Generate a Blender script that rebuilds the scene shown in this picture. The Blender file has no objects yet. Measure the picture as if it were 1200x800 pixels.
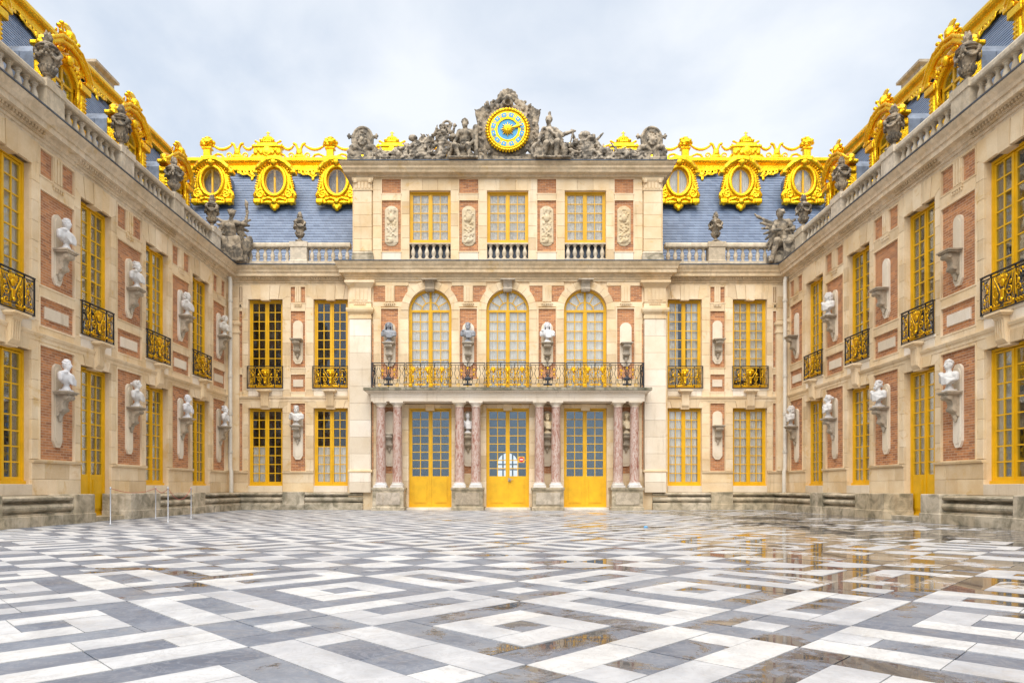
import bpy, bmesh, math, random
import numpy as np
from mathutils import Vector, Matrix

random.seed(7)
R = math.radians
scene = bpy.context.scene
col = scene.collection

# ------------------------------------------------------------------ camera, sky, sun, exposure
cam_d = bpy.data.cameras.new('camera')
cam_d.sensor_width = 36.0
cam_d.lens = 24.0
cam_d.shift_x = 0.0042
cam_d.shift_y = 0.143
cam_d.clip_start = 0.05
cam_d.clip_end = 3000.0
cam = bpy.data.objects.new('camera', cam_d)
col.objects.link(cam)
cam.location = (0, 0, 0.75)
cam.rotation_euler = (R(90), 0, 0)
scene.camera = cam

SUN_EL, SUN_AZ = 60.0, 190.0      # azimuth clockwise from +Y: the sun stands behind the camera, to its left
world = bpy.data.worlds.new('World')
scene.world = world
world.use_nodes = True
wn, wl = world.node_tree.nodes, world.node_tree.links
wn.clear()
w_out = wn.new('ShaderNodeOutputWorld')
w_bg = wn.new('ShaderNodeBackground')
w_bg.inputs['Strength'].default_value = 0.1
w_sky = wn.new('ShaderNodeTexSky')
w_sky.sky_type = 'NISHITA'
w_sky.sun_disc = False
w_sky.sun_elevation = R(SUN_EL)
w_sky.sun_rotation = R(SUN_AZ)
w_tc = wn.new('ShaderNodeTexCoord')
w_map = wn.new('ShaderNodeMapping')
w_map.inputs['Scale'].default_value = (1.0, 1.0, 1.7)
w_n = wn.new('ShaderNodeTexNoise')
w_n.inputs['Scale'].default_value = 2.4
w_n.inputs['Detail'].default_value = 7.0
w_n.inputs['Roughness'].default_value = 0.52
w_n.inputs['Distortion'].default_value = 0.35
w_r = wn.new('ShaderNodeValToRGB')
w_r.color_ramp.elements[0].position = 0.40
w_r.color_ramp.elements[0].color = (1.90, 2.09, 2.34, 1)
w_r.color_ramp.elements[1].position = 0.60
w_r.color_ramp.elements[1].color = (2.66, 2.72, 2.78, 1)
w_mix = wn.new('ShaderNodeMixRGB')
w_mix.inputs['Fac'].default_value = 0.9
wl.new(w_tc.outputs['Generated'], w_map.inputs['Vector'])
wl.new(w_map.outputs['Vector'], w_n.inputs['Vector'])
wl.new(w_n.outputs['Fac'], w_r.inputs['Fac'])
wl.new(w_sky.outputs['Color'], w_mix.inputs['Color1'])
wl.new(w_r.outputs['Color'], w_mix.inputs['Color2'])
wl.new(w_mix.outputs['Color'], w_bg.inputs['Color'])
wl.new(w_bg.outputs['Background'], w_out.inputs['Surface'])

sun_d = bpy.data.lights.new('sun', 'SUN')
sun_d.energy = 1.5
sun_d.angle = R(64)
sun_d.color = (1.0, 0.955, 0.89)
sun = bpy.data.objects.new('sun', sun_d)
col.objects.link(sun)
_d = Vector((math.sin(R(SUN_AZ)) * math.cos(R(SUN_EL)), math.cos(R(SUN_AZ)) * math.cos(R(SUN_EL)), math.sin(R(SUN_EL))))
sun.rotation_euler = _d.to_track_quat('Z', 'Y').to_euler()
sun.location = (0, -20, 30)

vs = scene.view_settings
vs.view_transform = 'Standard'
vs.look = 'None'
vs.gamma = 1.0
vs.use_curve_mapping = False
vs.exposure = 1.9

# ------------------------------------------------------------------ materials
M = {}
class NT:
    def __init__(s, name):
        s.m = bpy.data.materials.new(name); s.m.use_nodes = True
        s.n, s.l = s.m.node_tree.nodes, s.m.node_tree.links
        s.n.clear()
        s.out = s.n.new('ShaderNodeOutputMaterial')
        s.b = s.n.new('ShaderNodeBsdfPrincipled')
        s.l.new(s.b.outputs['BSDF'], s.out.inputs['Surface'])
        M[name] = s.m
    def add(s, t, **kw):
        n = s.n.new(t)
        for k, v in kw.items():
            if k in n.inputs: n.inputs[k].default_value = v
            else: setattr(n, k, v)
        return n
    def pos(s):
        return s.add('ShaderNodeNewGeometry').outputs['Position']
    def noise(s, vec, scale, detail=4.0, rough=0.55, dist=0.0):
        n = s.add('ShaderNodeTexNoise')
        n.inputs['Scale'].default_value = scale; n.inputs['Detail'].default_value = detail
        n.inputs['Roughness'].default_value = rough; n.inputs['Distortion'].default_value = dist
        s.l.new(vec, n.inputs['Vector']); return n.outputs['Fac']
    def ramp(s, fac, stops):
        r = s.add('ShaderNodeValToRGB'); e = r.color_ramp.elements
        while len(e) < len(stops): e.new(0.5)
        for i, (p, c) in enumerate(stops):
            e[i].position = p; e[i].color = c if len(c) == 4 else (*c, 1)
        s.l.new(fac, r.inputs['Fac']); return r.outputs['Color']
    def mix(s, fac, a, b, mode='MIX'):
        m = s.add('ShaderNodeMixRGB', blend_type=mode)
        for sock, v in ((m.inputs['Fac'], fac), (m.inputs['Color1'], a), (m.inputs['Color2'], b)):
            if hasattr(v, 'is_output') or hasattr(v, 'links'): s.l.new(v, sock)
            elif isinstance(v, (int, float)): sock.default_value = v
            else: sock.default_value = (*v, 1) if len(v) == 3 else v
        return m.outputs['Color']
    def math(s, op, a, b=0.0, clamp=False):
        m = s.add('ShaderNodeMath', operation=op); m.use_clamp = clamp
        for i, v in enumerate((a, b)):
            if hasattr(v, 'links'): s.l.new(v, m.inputs[i])
            else: m.inputs[i].default_value = v
        return m.outputs[0]
    def bump(s, h, strength=0.3, dist=0.01):
        b = s.add('ShaderNodeBump'); b.inputs['Strength'].default_value = strength; b.inputs['Distance'].default_value = dist
        s.l.new(h, b.inputs['Height']); s.l.new(b.outputs['Normal'], s.b.inputs['Normal']); return b
    def color(s, c):
        if hasattr(c, 'links'): s.l.new(c, s.b.inputs['Base Color'])
        else: s.b.inputs['Base Color'].default_value = (*c, 1)
    def rough(s, r):
        if hasattr(r, 'links'): s.l.new(r, s.b.inputs['Roughness'])
        else: s.b.inputs['Roughness'].default_value = r
    def rnd(s):
        return s.add('ShaderNodeObjectInfo').outputs['Random']

def stone(name, c0, c1, stain, stain_amt=0.6, grime=0.0, gcol=(0.07, 0.065, 0.05), gs=6.0, gr=(0.44, 0.56)):
    t = NT(name); p = t.pos()
    base = t.ramp(t.noise(p, 1.3, 6, 0.6), [(0.32, c0), (0.68, c1)])
    r = t.rnd()
    base = t.mix(0.85, base, t.ramp(r, [(0, (0.80, 0.74, 0.66)), (0.35, (0.98, 0.95, 0.90)), (0.6, (1.03, 1.03, 1.05)), (0.8, (1.0, 0.93, 0.80)), (1, (1.10, 1.09, 1.12))]), 'MULTIPLY')
    sm = t.ramp(t.noise(p, 2.1, 7, 0.72, 0.8), [(0.57, (0, 0, 0)), (0.70, (1, 1, 1))])
    base = t.mix(t.math('MULTIPLY', sm, stain_amt), base, stain)
    if grime > 0:
        gm = t.ramp(t.noise(p, gs, 7, 0.64, 0.5), [(gr[0], (0, 0, 0)), (gr[1], (1, 1, 1))])
        base = t.mix(t.math('MULTIPLY', gm, grime), base, gcol)
    mp = t.add('ShaderNodeMapping'); mp.inputs['Scale'].default_value = (5.0, 5.0, 0.45); t.l.new(p, mp.inputs['Vector'])
    st = t.ramp(t.noise(mp.outputs[0], 1.0, 6, 0.7, 0.3), [(0.56, (0, 0, 0)), (0.74, (1, 1, 1))])
    base = t.mix(t.math('MULTIPLY', st, 0.42), base, (0.30, 0.21, 0.115))
    fine = t.noise(p, 42, 5, 0.65)
    base = t.mix(0.22, base, t.ramp(fine, [(0.3, (0.62, 0.6, 0.56)), (0.7, (1.12, 1.12, 1.12))]), 'MULTIPLY')
    t.color(base); t.rough(0.85)
    t.bump(t.mix(0.5, fine, t.noise(p, 9, 4)), 0.35, 0.006)
    return t

stone('limestone', (0.68, 0.51, 0.30), (0.82, 0.69, 0.495), (0.60, 0.36, 0.09), 0.72)
stone('pale_stone', (0.70, 0.61, 0.48), (0.80, 0.735, 0.63), (0.55, 0.40, 0.2), 0.22)
stone('cornice_stone', (0.58, 0.45, 0.285), (0.72, 0.60, 0.435), (0.55, 0.34, 0.08), 0.5, 0.18)
stone('bench_stone', (0.46, 0.39, 0.28), (0.62, 0.55, 0.43), (0.24, 0.20, 0.12), 0.5, 0.75, (0.10, 0.09, 0.05), 3.0, (0.40, 0.64))
stone('weathered_stone', (0.27, 0.225, 0.165), (0.47, 0.40, 0.305), (0.11, 0.098, 0.08), 0.8, 0.78, (0.05, 0.046, 0.04), 5.0, (0.45, 0.56))
stone('marble_white', (0.60, 0.605, 0.615), (0.72, 0.715, 0.71), (0.5, 0.46, 0.4), 0.25)
stone('bust_grey', (0.18, 0.2, 0.24), (0.34, 0.36, 0.4), (0.12, 0.12, 0.14), 0.4)
stone('bracket_stone', (0.40, 0.34, 0.26), (0.55, 0.48, 0.38), (0.18, 0.15, 0.11), 0.6, 0.3)
stone('mossy_edge', (0.16, 0.15, 0.10), (0.36, 0.33, 0.26), (0.06, 0.07, 0.03), 0.8, 0.6, (0.03, 0.035, 0.018))
stone('balustrade_stone', (0.56, 0.48, 0.365), (0.70, 0.62, 0.49), (0.5, 0.36, 0.15), 0.3, 0.22)
stone('relief_stone', (0.58, 0.46, 0.28), (0.68, 0.60, 0.46), (0.60, 0.38, 0.1), 0.5, 0.12)

# brick: joints run on (x+y, z) so that one material serves walls of both directions
t = NT('brick'); p = t.pos()
sep = t.add('ShaderNodeSeparateXYZ'); t.l.new(p, sep.inputs[0])
cmb = t.add('ShaderNodeCombineXYZ')
t.l.new(t.math('ADD', sep.outputs[0], sep.outputs[1]), cmb.inputs[0]); t.l.new(sep.outputs[2], cmb.inputs[1])
br = t.add('ShaderNodeTexBrick'); t.l.new(cmb.outputs[0], br.inputs['Vector'])
br.inputs['Scale'].default_value = 1.0; br.inputs['Brick Width'].default_value = 0.19; br.inputs['Row Height'].default_value = 0.058
br.inputs['Mortar Size'].default_value = 0.005; br.inputs['Mortar Smooth'].default_value = 0.2; br.inputs['Bias'].default_value = -0.1
br.inputs['Color1'].default_value = (0.56, 0.24, 0.092, 1); br.inputs['Color2'].default_value = (0.27, 0.108, 0.05, 1)
br.inputs['Mortar'].default_value = (0.54, 0.40, 0.28, 1)
c = t.mix(0.45, br.outputs['Color'], t.ramp(t.noise(p, 5, 6, 0.7), [(0.3, (0.62, 0.6, 0.62)), (0.5, (1, 1, 1)), (0.72, (1.28, 1.2, 1.1))]), 'MULTIPLY')
c = t.mix(t.ramp(t.noise(p, 1.1, 5), [(0.45, (0, 0, 0)), (0.75, (0.35, 0.35, 0.35))]), c, (0.56, 0.28, 0.13))
t.color(c); t.rough(0.9)
t.bump(t.math('SUBTRACT', t.noise(p, 60, 3), t.math('MULTIPLY', br.outputs['Fac'], 2.0)), 0.5, 0.006)

# slate
t = NT('slate'); p = t.pos()
sep = t.add('ShaderNodeSeparateXYZ'); t.l.new(p, sep.inputs[0])
cmb = t.add('ShaderNodeCombineXYZ')
t.l.new(t.math('ADD', sep.outputs[0], sep.outputs[1]), cmb.inputs[0]); t.l.new(sep.outputs[2], cmb.inputs[1])
br = t.add('ShaderNodeTexBrick'); t.l.new(cmb.outputs[0], br.inputs['Vector'])
br.inputs['Scale'].default_value = 1.0; br.inputs['Brick Width'].default_value = 0.21; br.inputs['Row Height'].default_value = 0.1269
br.inputs['Mortar Size'].default_value = 0.004; br.inputs['Bias'].default_value = 0.0
br.inputs['Color1'].default_value = (0.085, 0.125, 0.205, 1); br.inputs['Color2'].default_value = (0.14, 0.19, 0.285, 1)
br.inputs['Mortar'].default_value = (0.05, 0.065, 0.09, 1)
c = t.mix(0.5, br.outputs['Color'], t.ramp(t.noise(p, 2.2, 6, 0.7), [(0.3, (0.75, 0.75, 0.78)), (0.7, (1.2, 1.2, 1.18))]), 'MULTIPLY')
t.color(c); t.rough(0.48); t.bump(t.noise(p, 30, 4), 0.25, 0.004)

def plain(name, c, rough, metal=0.0, var=0.12, scale=6, bump=0.0, bscale=30, rndv=0.0):
    t = NT(name); p = t.pos()
    n = t.noise(p, scale, 6, 0.65)
    k = t.ramp(n, [(0.3, (1 - var * 1.6,) * 3), (0.7, (1 + var,) * 3)])
    base = t.mix(1.0, c, k, 'MULTIPLY')
    if rndv: base = t.mix(1.0, base, t.ramp(t.rnd(), [(0, (1 - rndv,) * 3), (1, (1 + rndv,) * 3)]), 'MULTIPLY')
    t.color(base); t.rough(rough); t.b.inputs['Metallic'].default_value = metal
    if bump: t.bump(t.noise(p, bscale, 4), bump, 0.005)
    return t
t = NT('gold'); p = t.pos()
n1 = t.noise(p, 3.2, 7, 0.7, 0.4); n2 = t.noise(p, 15, 6, 0.7, 0.6)
c = t.ramp(n1, [(0.3, (0.78, 0.36, 0.008)), (0.5, (0.90, 0.53, 0.018)), (0.7, (0.97, 0.62, 0.035))])
c = t.mix(t.ramp(n2, [(0.56, (0, 0, 0)), (0.70, (0.7, 0.7, 0.7))]), c, (0.45, 0.19, 0.006))
t.color(c); t.rough(t.math('ADD', t.math('MULTIPLY', n2, 0.3), 0.14)); t.b.inputs['Metallic'].default_value = 0.97
t.bump(t.mix(0.5, n2, t.noise(p, 34, 4, 0.6)), 0.75, 0.022)
plain('gold_bright', (0.76, 0.43, 0.012), 0.34, 0.85, 0.1, 8, 0.2, 40)
plain('yellow_paint', (0.74, 0.415, 0.004), 0.42, 0, 0.10, 3, 0.12, 20, 0.05)
plain('black_iron', (0.022, 0.027, 0.036), 0.45, 0.3, 0.2)
plain('lead', (0.165, 0.20, 0.26), 0.5, 0.35, 0.35, 2.5, 0.2, 7)
plain('lead_edge', (0.10, 0.12, 0.155), 0.5, 0.3, 0.3, 4)
plain('pipe_paint', (0.60, 0.55, 0.46), 0.5, 0, 0.08, 5)
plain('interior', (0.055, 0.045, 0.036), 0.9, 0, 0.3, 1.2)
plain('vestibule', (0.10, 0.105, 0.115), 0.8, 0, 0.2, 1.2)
plain('steel', (0.42, 0.43, 0.45), 0.4, 0.6, 0.05)
plain('red_rope', (0.5, 0.12, 0.10), 0.7)
plain('sign_red', (0.65, 0.03, 0.035), 0.5, 0, 0.03)
plain('sign_white', (0.8, 0.8, 0.8), 0.5, 0, 0.03)
plain('sign_yellow', (0.75, 0.42, 0.05), 0.5, 0, 0.03)
plain('clock_blue', (0.055, 0.33, 0.60), 0.45, 0, 0.06)
plain('blue_scrap', (0.05, 0.35, 0.7), 0.5)
plain('chimney_brick', (0.40, 0.22, 0.15), 0.9, 0, 0.25, 6, 0.3, 15)
t = plain('curtain', (0.95, 0.92, 0.84), 0.9, 0, 0.08, 3)
t = plain('curtain_lace', (0.88, 0.83, 0.73), 0.9, 0, 0.22, 11)

# window glass: see-through with a mirror film
def glass(name, refl, tint):
  t = NT(name); t.n.remove(t.b)
  tr = t.add('ShaderNodeBsdfTransparent'); tr.inputs['Color'].default_value = (0.985, 0.992, 0.995, 1)
  gl = t.add('ShaderNodeBsdfGlossy'); gl.inputs['Roughness'].default_value = 0.02; gl.inputs['Color'].default_value = tint
  p = t.pos()
  bm_ = t.add('ShaderNodeBump'); bm_.inputs['Strength'].default_value = 0.06; bm_.inputs['Distance'].default_value = 0.02
  t.l.new(t.noise(p, 3.5, 2), bm_.inputs['Height']); t.l.new(bm_.outputs['Normal'], gl.inputs['Normal'])
  fr = t.add('ShaderNodeFresnel'); fr.inputs['IOR'].default_value = 1.5
  f2 = t.math('ADD', t.math('MULTIPLY', fr.outputs[0], 0.75), refl, True)
  mx = t.add('ShaderNodeMixShader'); t.l.new(f2, mx.inputs['Fac'])
  t.l.new(tr.outputs[0], mx.inputs[1]); t.l.new(gl.outputs[0], mx.inputs[2]); t.l.new(mx.outputs[0], t.out.inputs['Surface'])
glass('glass', 0.028, (0.92, 0.96, 1, 1))
glass('door_glass', 0.085, (0.66, 0.83, 1.0, 1))

# red marble columns
t = NT('red_marble'); p = t.pos()
mp = t.add('ShaderNodeMapping'); mp.inputs['Scale'].default_value = (1.6, 1.6, 0.55); t.l.new(p, mp.inputs['Vector'])
n1 = t.noise(mp.outputs[0], 7.5, 7, 0.68, 1.6)
c = t.ramp(n1, [(0.30, (0.20, 0.055, 0.045)), (0.42, (0.33, 0.165, 0.125)), (0.50, (0.44, 0.295, 0.235)), (0.56, (0.56, 0.48, 0.43)), (0.64, (0.32, 0.155, 0.115)), (0.75, (0.42, 0.28, 0.22))])
c = t.mix(t.ramp(t.noise(p, 2.2, 3), [(0.4, (0, 0, 0)), (0.7, (0.45, 0.45, 0.45))]), c, (0.39, 0.27, 0.22))
t.color(c); t.rough(0.35)

# paving: worn wet marble; puddles lie in the worn, darker stones
def paving(name, c0, c1, wet_level, vein):
    t = NT(name); p = t.pos()
    sep = t.add('ShaderNodeSeparateXYZ'); t.l.new(p, sep.inputs[0])
    r = t.rnd()
    base = t.ramp(t.noise(p, 2.3, 6, 0.65, 0.5), [(0.3, c0), (0.7, c1)])
    base = t.mix(0.9, base, t.ramp(r, [(0, (0.80, 0.80, 0.82)), (0.5, (1, 1, 1)), (1, (1.14, 1.12, 1.08))]), 'MULTIPLY')
    v = t.ramp(t.noise(p, 5.0, 8, 0.7, 2.2), [(0.47, (0, 0, 0)), (0.5, (1, 1, 1)), (0.53, (0, 0, 0))])
    base = t.mix(t.math('MULTIPLY', v, 0.45), base, vein)
    dirt = t.ramp(t.noise(p, 1.7, 8, 0.75, 0.6), [(0.55, (0, 0, 0)), (0.72, (1, 1, 1))])
    base = t.mix(t.math('MULTIPLY', dirt, 0.45), base, (0.30, 0.235, 0.155))
    spk = t.ramp(t.noise(p, 19, 6, 0.8), [(0.60, (0, 0, 0)), (0.70, (1, 1, 1))])
    base = t.mix(t.math('MULTIPLY', spk, 0.35), base, (0.25, 0.22, 0.18))
    # puddle mask: broad hollows times a ragged edge, the court drains towards the wing opposite the barrier
    big = t.noise(p, 0.42, 2, 0.5)
    rag = t.noise(p, 2.4, 8, 0.72, 0.5)
    lvl = t.math('ADD', t.math('MULTIPLY', big, 0.75), t.math('MULTIPLY', rag, 0.65))
    slope = t.math('MULTIPLY', t.math('MINIMUM', t.math('MAXIMUM', t.math('ADD', sep.outputs[0], 1.5), 0.0), 7.0), 0.036)
    lvl = t.math('ADD', lvl, slope)
    lvl = t.math('ADD', lvl, t.math('MULTIPLY', t.math('SUBTRACT', r, 0.5), 0.08))
    wet = t.math('MULTIPLY', t.math('SUBTRACT', lvl, wet_level), 20.0, True)
    damp = t.math('MULTIPLY', t.math('SUBTRACT', lvl, wet_level - 0.22), 4.0, True)
    wetc = t.mix(1.0, base, (0.40, 0.33, 0.26), 'MULTIPLY')
    base = t.mix(t.math('MULTIPLY', damp, 0.30), base, t.mix(1.0, base, (0.70, 0.66, 0.62), 'MULTIPLY'))
    base = t.mix(t.math('MULTIPLY', wet, 0.85), base, wetc)
    t.color(base)
    dry_r = t.math('ADD', t.math('MULTIPLY', t.noise(p, 11, 5), 0.16), t.math('SUBTRACT', 0.40, t.math('MULTIPLY', damp, 0.12)))
    t.rough(t.math('ADD', t.math('MULTIPLY', dry_r, t.math('SUBTRACT', 1.0, wet)), t.math('MULTIPLY', wet, 0.015)))
    b = t.bump(t.noise(p, 24, 5, 0.7), 0.2, 0.004)
    t.l.new(t.math('MULTIPLY', t.math('SUBTRACT', 1.0, wet), 0.22), b.inputs['Strength'])
    return t
paving('white_marble_paving', (0.33, 0.335, 0.35), (0.555, 0.555, 0.555), 0.93, (0.26, 0.25, 0.245))
paving('dark_marble_paving', (0.085, 0.105, 0.145), (0.205, 0.225, 0.265), 0.785, (0.3, 0.31, 0.34))
t = plain('joint', (0.16, 0.14, 0.115), 0.8, 0, 0.2, 8)
t = plain('ground', (0.26, 0.24, 0.21), 0.8, 0, 0.2, 2, 0.3, 14)

# ------------------------------------------------------------------ mesh helpers
class MB:
    def __init__(s): s.v = []; s.f = []
    def add(s, vs_, fs):
        o = len(s.v); s.v += [tuple(v) for v in vs_]; s.f += [tuple(i + o for i in f) for f in fs]; return s
    def box(s, x0, x1, y0, y1, z0, z1):
        return s.add([(x0, y0, z0), (x1, y0, z0), (x1, y1, z0), (x0, y1, z0), (x0, y0, z1), (x1, y0, z1), (x1, y1, z1), (x0, y1, z1)],
                     [(0, 3, 2, 1), (4, 5, 6, 7), (0, 1, 5, 4), (1, 2, 6, 5), (2, 3, 7, 6), (3, 0, 4, 7)])
    def prism(s, pts, y0, y1):               # pts (x,z) counter-clockwise seen from -y
        n = len(pts)
        v = [(x, y0, z) for x, z in pts] + [(x, y1, z) for x, z in pts]
        f = [tuple(range(n)), tuple(range(2 * n - 1, n - 1, -1))]
        f += [(i, i + n, (i + 1) % n + n, (i + 1) % n) for i in range(n)]
        return s.add(v, f)
    def prof(s, pts, x0, x1, m0=0.0, m1=0.0):   # pts (y,z) closed section run along x, mitred ends
        n = len(pts)
        v = [(x0 + m0 * y, y, z) for y, z in pts] + [(x1 + m1 * y, y, z) for y, z in pts]
        f = [tuple(range(n - 1, -1, -1)), tuple(range(n, 2 * n))]
        f += [(i, (i + 1) % n, (i + 1) % n + n, i + n) for i in range(n)]
        return s.add(v, f)
    def lathe(s, pts, n=16, c=(0, 0, 0), sx=1.0, sy=1.0):
        v = []; f = []
        for r, z in pts:
            for k in range(n):
                a = 2 * math.pi * k / n
                v.append((c[0] + sx * r * math.cos(a), c[1] + sy * r * math.sin(a), c[2] + z))
        m = len(pts)
        for i in range(m - 1):
            for k in range(n):
                f.append((i * n + k, i * n + (k + 1) % n, (i + 1) * n + (k + 1) % n, (i + 1) * n + k))
        f.append(tuple(range(n - 1, -1, -1))); f.append(tuple((m - 1) * n + k for k in range(n)))
        return s.add(v, f)
    def tube(s, pts, r, n=6):
        pts = [Vector(p) for p in pts]; v = []; f = []
        for i, p in enumerate(pts):
            d = (pts[min(i + 1, len(pts) - 1)] - pts[max(i - 1, 0)]).normalized()
            a = d.cross(Vector((0, 0, 1)) if abs(d.z) < 0.9 else Vector((1, 0, 0))).normalized(); b = d.cross(a)
            for k in range(n):
                q = 2 * math.pi * k / n
                v.append(p + r * (math.cos(q) * a + math.sin(q) * b))
        for i in range(len(pts) - 1):
            for k in range(n):
                f.append((i * n + k, i * n + (k + 1) % n, (i + 1) * n + (k + 1) % n, (i + 1) * n + k))
        f.append(tuple(range(n - 1, -1, -1))); f.append(tuple((len(pts) - 1) * n + k for k in range(n)))
        return s.add(v, f)
    def mesh(s, name, mat, smooth=False, fix=True):
        me = bpy.data.meshes.new(name); me.from_pydata(s.v, [], s.f)
        if fix:
            b = bmesh.new(); b.from_mesh(me); bmesh.ops.recalc_face_normals(b, faces=b.faces); b.to_mesh(me); b.free()
        me.materials.append(M[mat])
        if smooth:
            me.polygons.foreach_set('use_smooth', [True] * len(me.polygons))
            me.set_sharp_from_angle(angle=R(40))
        return me

def link(name, me, parent=None, loc=(0, 0, 0), rot=(0, 0, 0), scale=None):
    o = bpy.data.objects.new(name, me); col.objects.link(o)
    o.location = loc; o.rotation_euler = rot
    if scale: o.scale = scale
    if parent: o.parent = parent
    return o
def tag(o, label=None, cat=None, group=None, kind=None):
    if label: o['label'] = label
    if cat: o['category'] = cat
    if group: o['group'] = group
    if kind: o['kind'] = kind
    return o
def empty(name, loc=(0, 0, 0), rz=0.0, parent=None):
    o = bpy.data.objects.new(name, None); col.objects.link(o); o.location = loc; o.rotation_euler = (0, 0, rz); o.empty_display_size = 0.2
    if parent: o.parent = parent
    return o
CACHE = {}
def cached(key, fn):
    if key not in CACHE: CACHE[key] = fn()
    return CACHE[key]
def boxmesh(name, w, d, h, mat):            # shared box with its base centre front at the origin: x +-w/2, y 0..d, z 0..h
    key = ('box', name, round(w, 3), round(d, 3), round(h, 3), mat)
    def mk():
        c = min(0.006, w * 0.2, h * 0.2)
        pts_b = [(-w / 2, 0), (w / 2, 0), (w / 2, h), (-w / 2, h)]
        pts_f = [(-w / 2 + c, c), (w / 2 - c, c), (w / 2 - c, h - c), (-w / 2 + c, h - c)]
        v = [(x, 0, z) for x, z in pts_f] + [(x, c, z) for x, z in pts_b] + [(x, d, z) for x, z in pts_b]
        f = [(0, 1, 2, 3)] + [(i, i + 4, (i + 1) % 4 + 4, (i + 1) % 4) for i in range(4)] + [(i + 4, i + 8, (i + 1) % 4 + 8, (i + 1) % 4 + 4) for i in range(4)]
        return MB().add(v, f).mesh(name, mat)
    return cached(key, mk)

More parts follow.
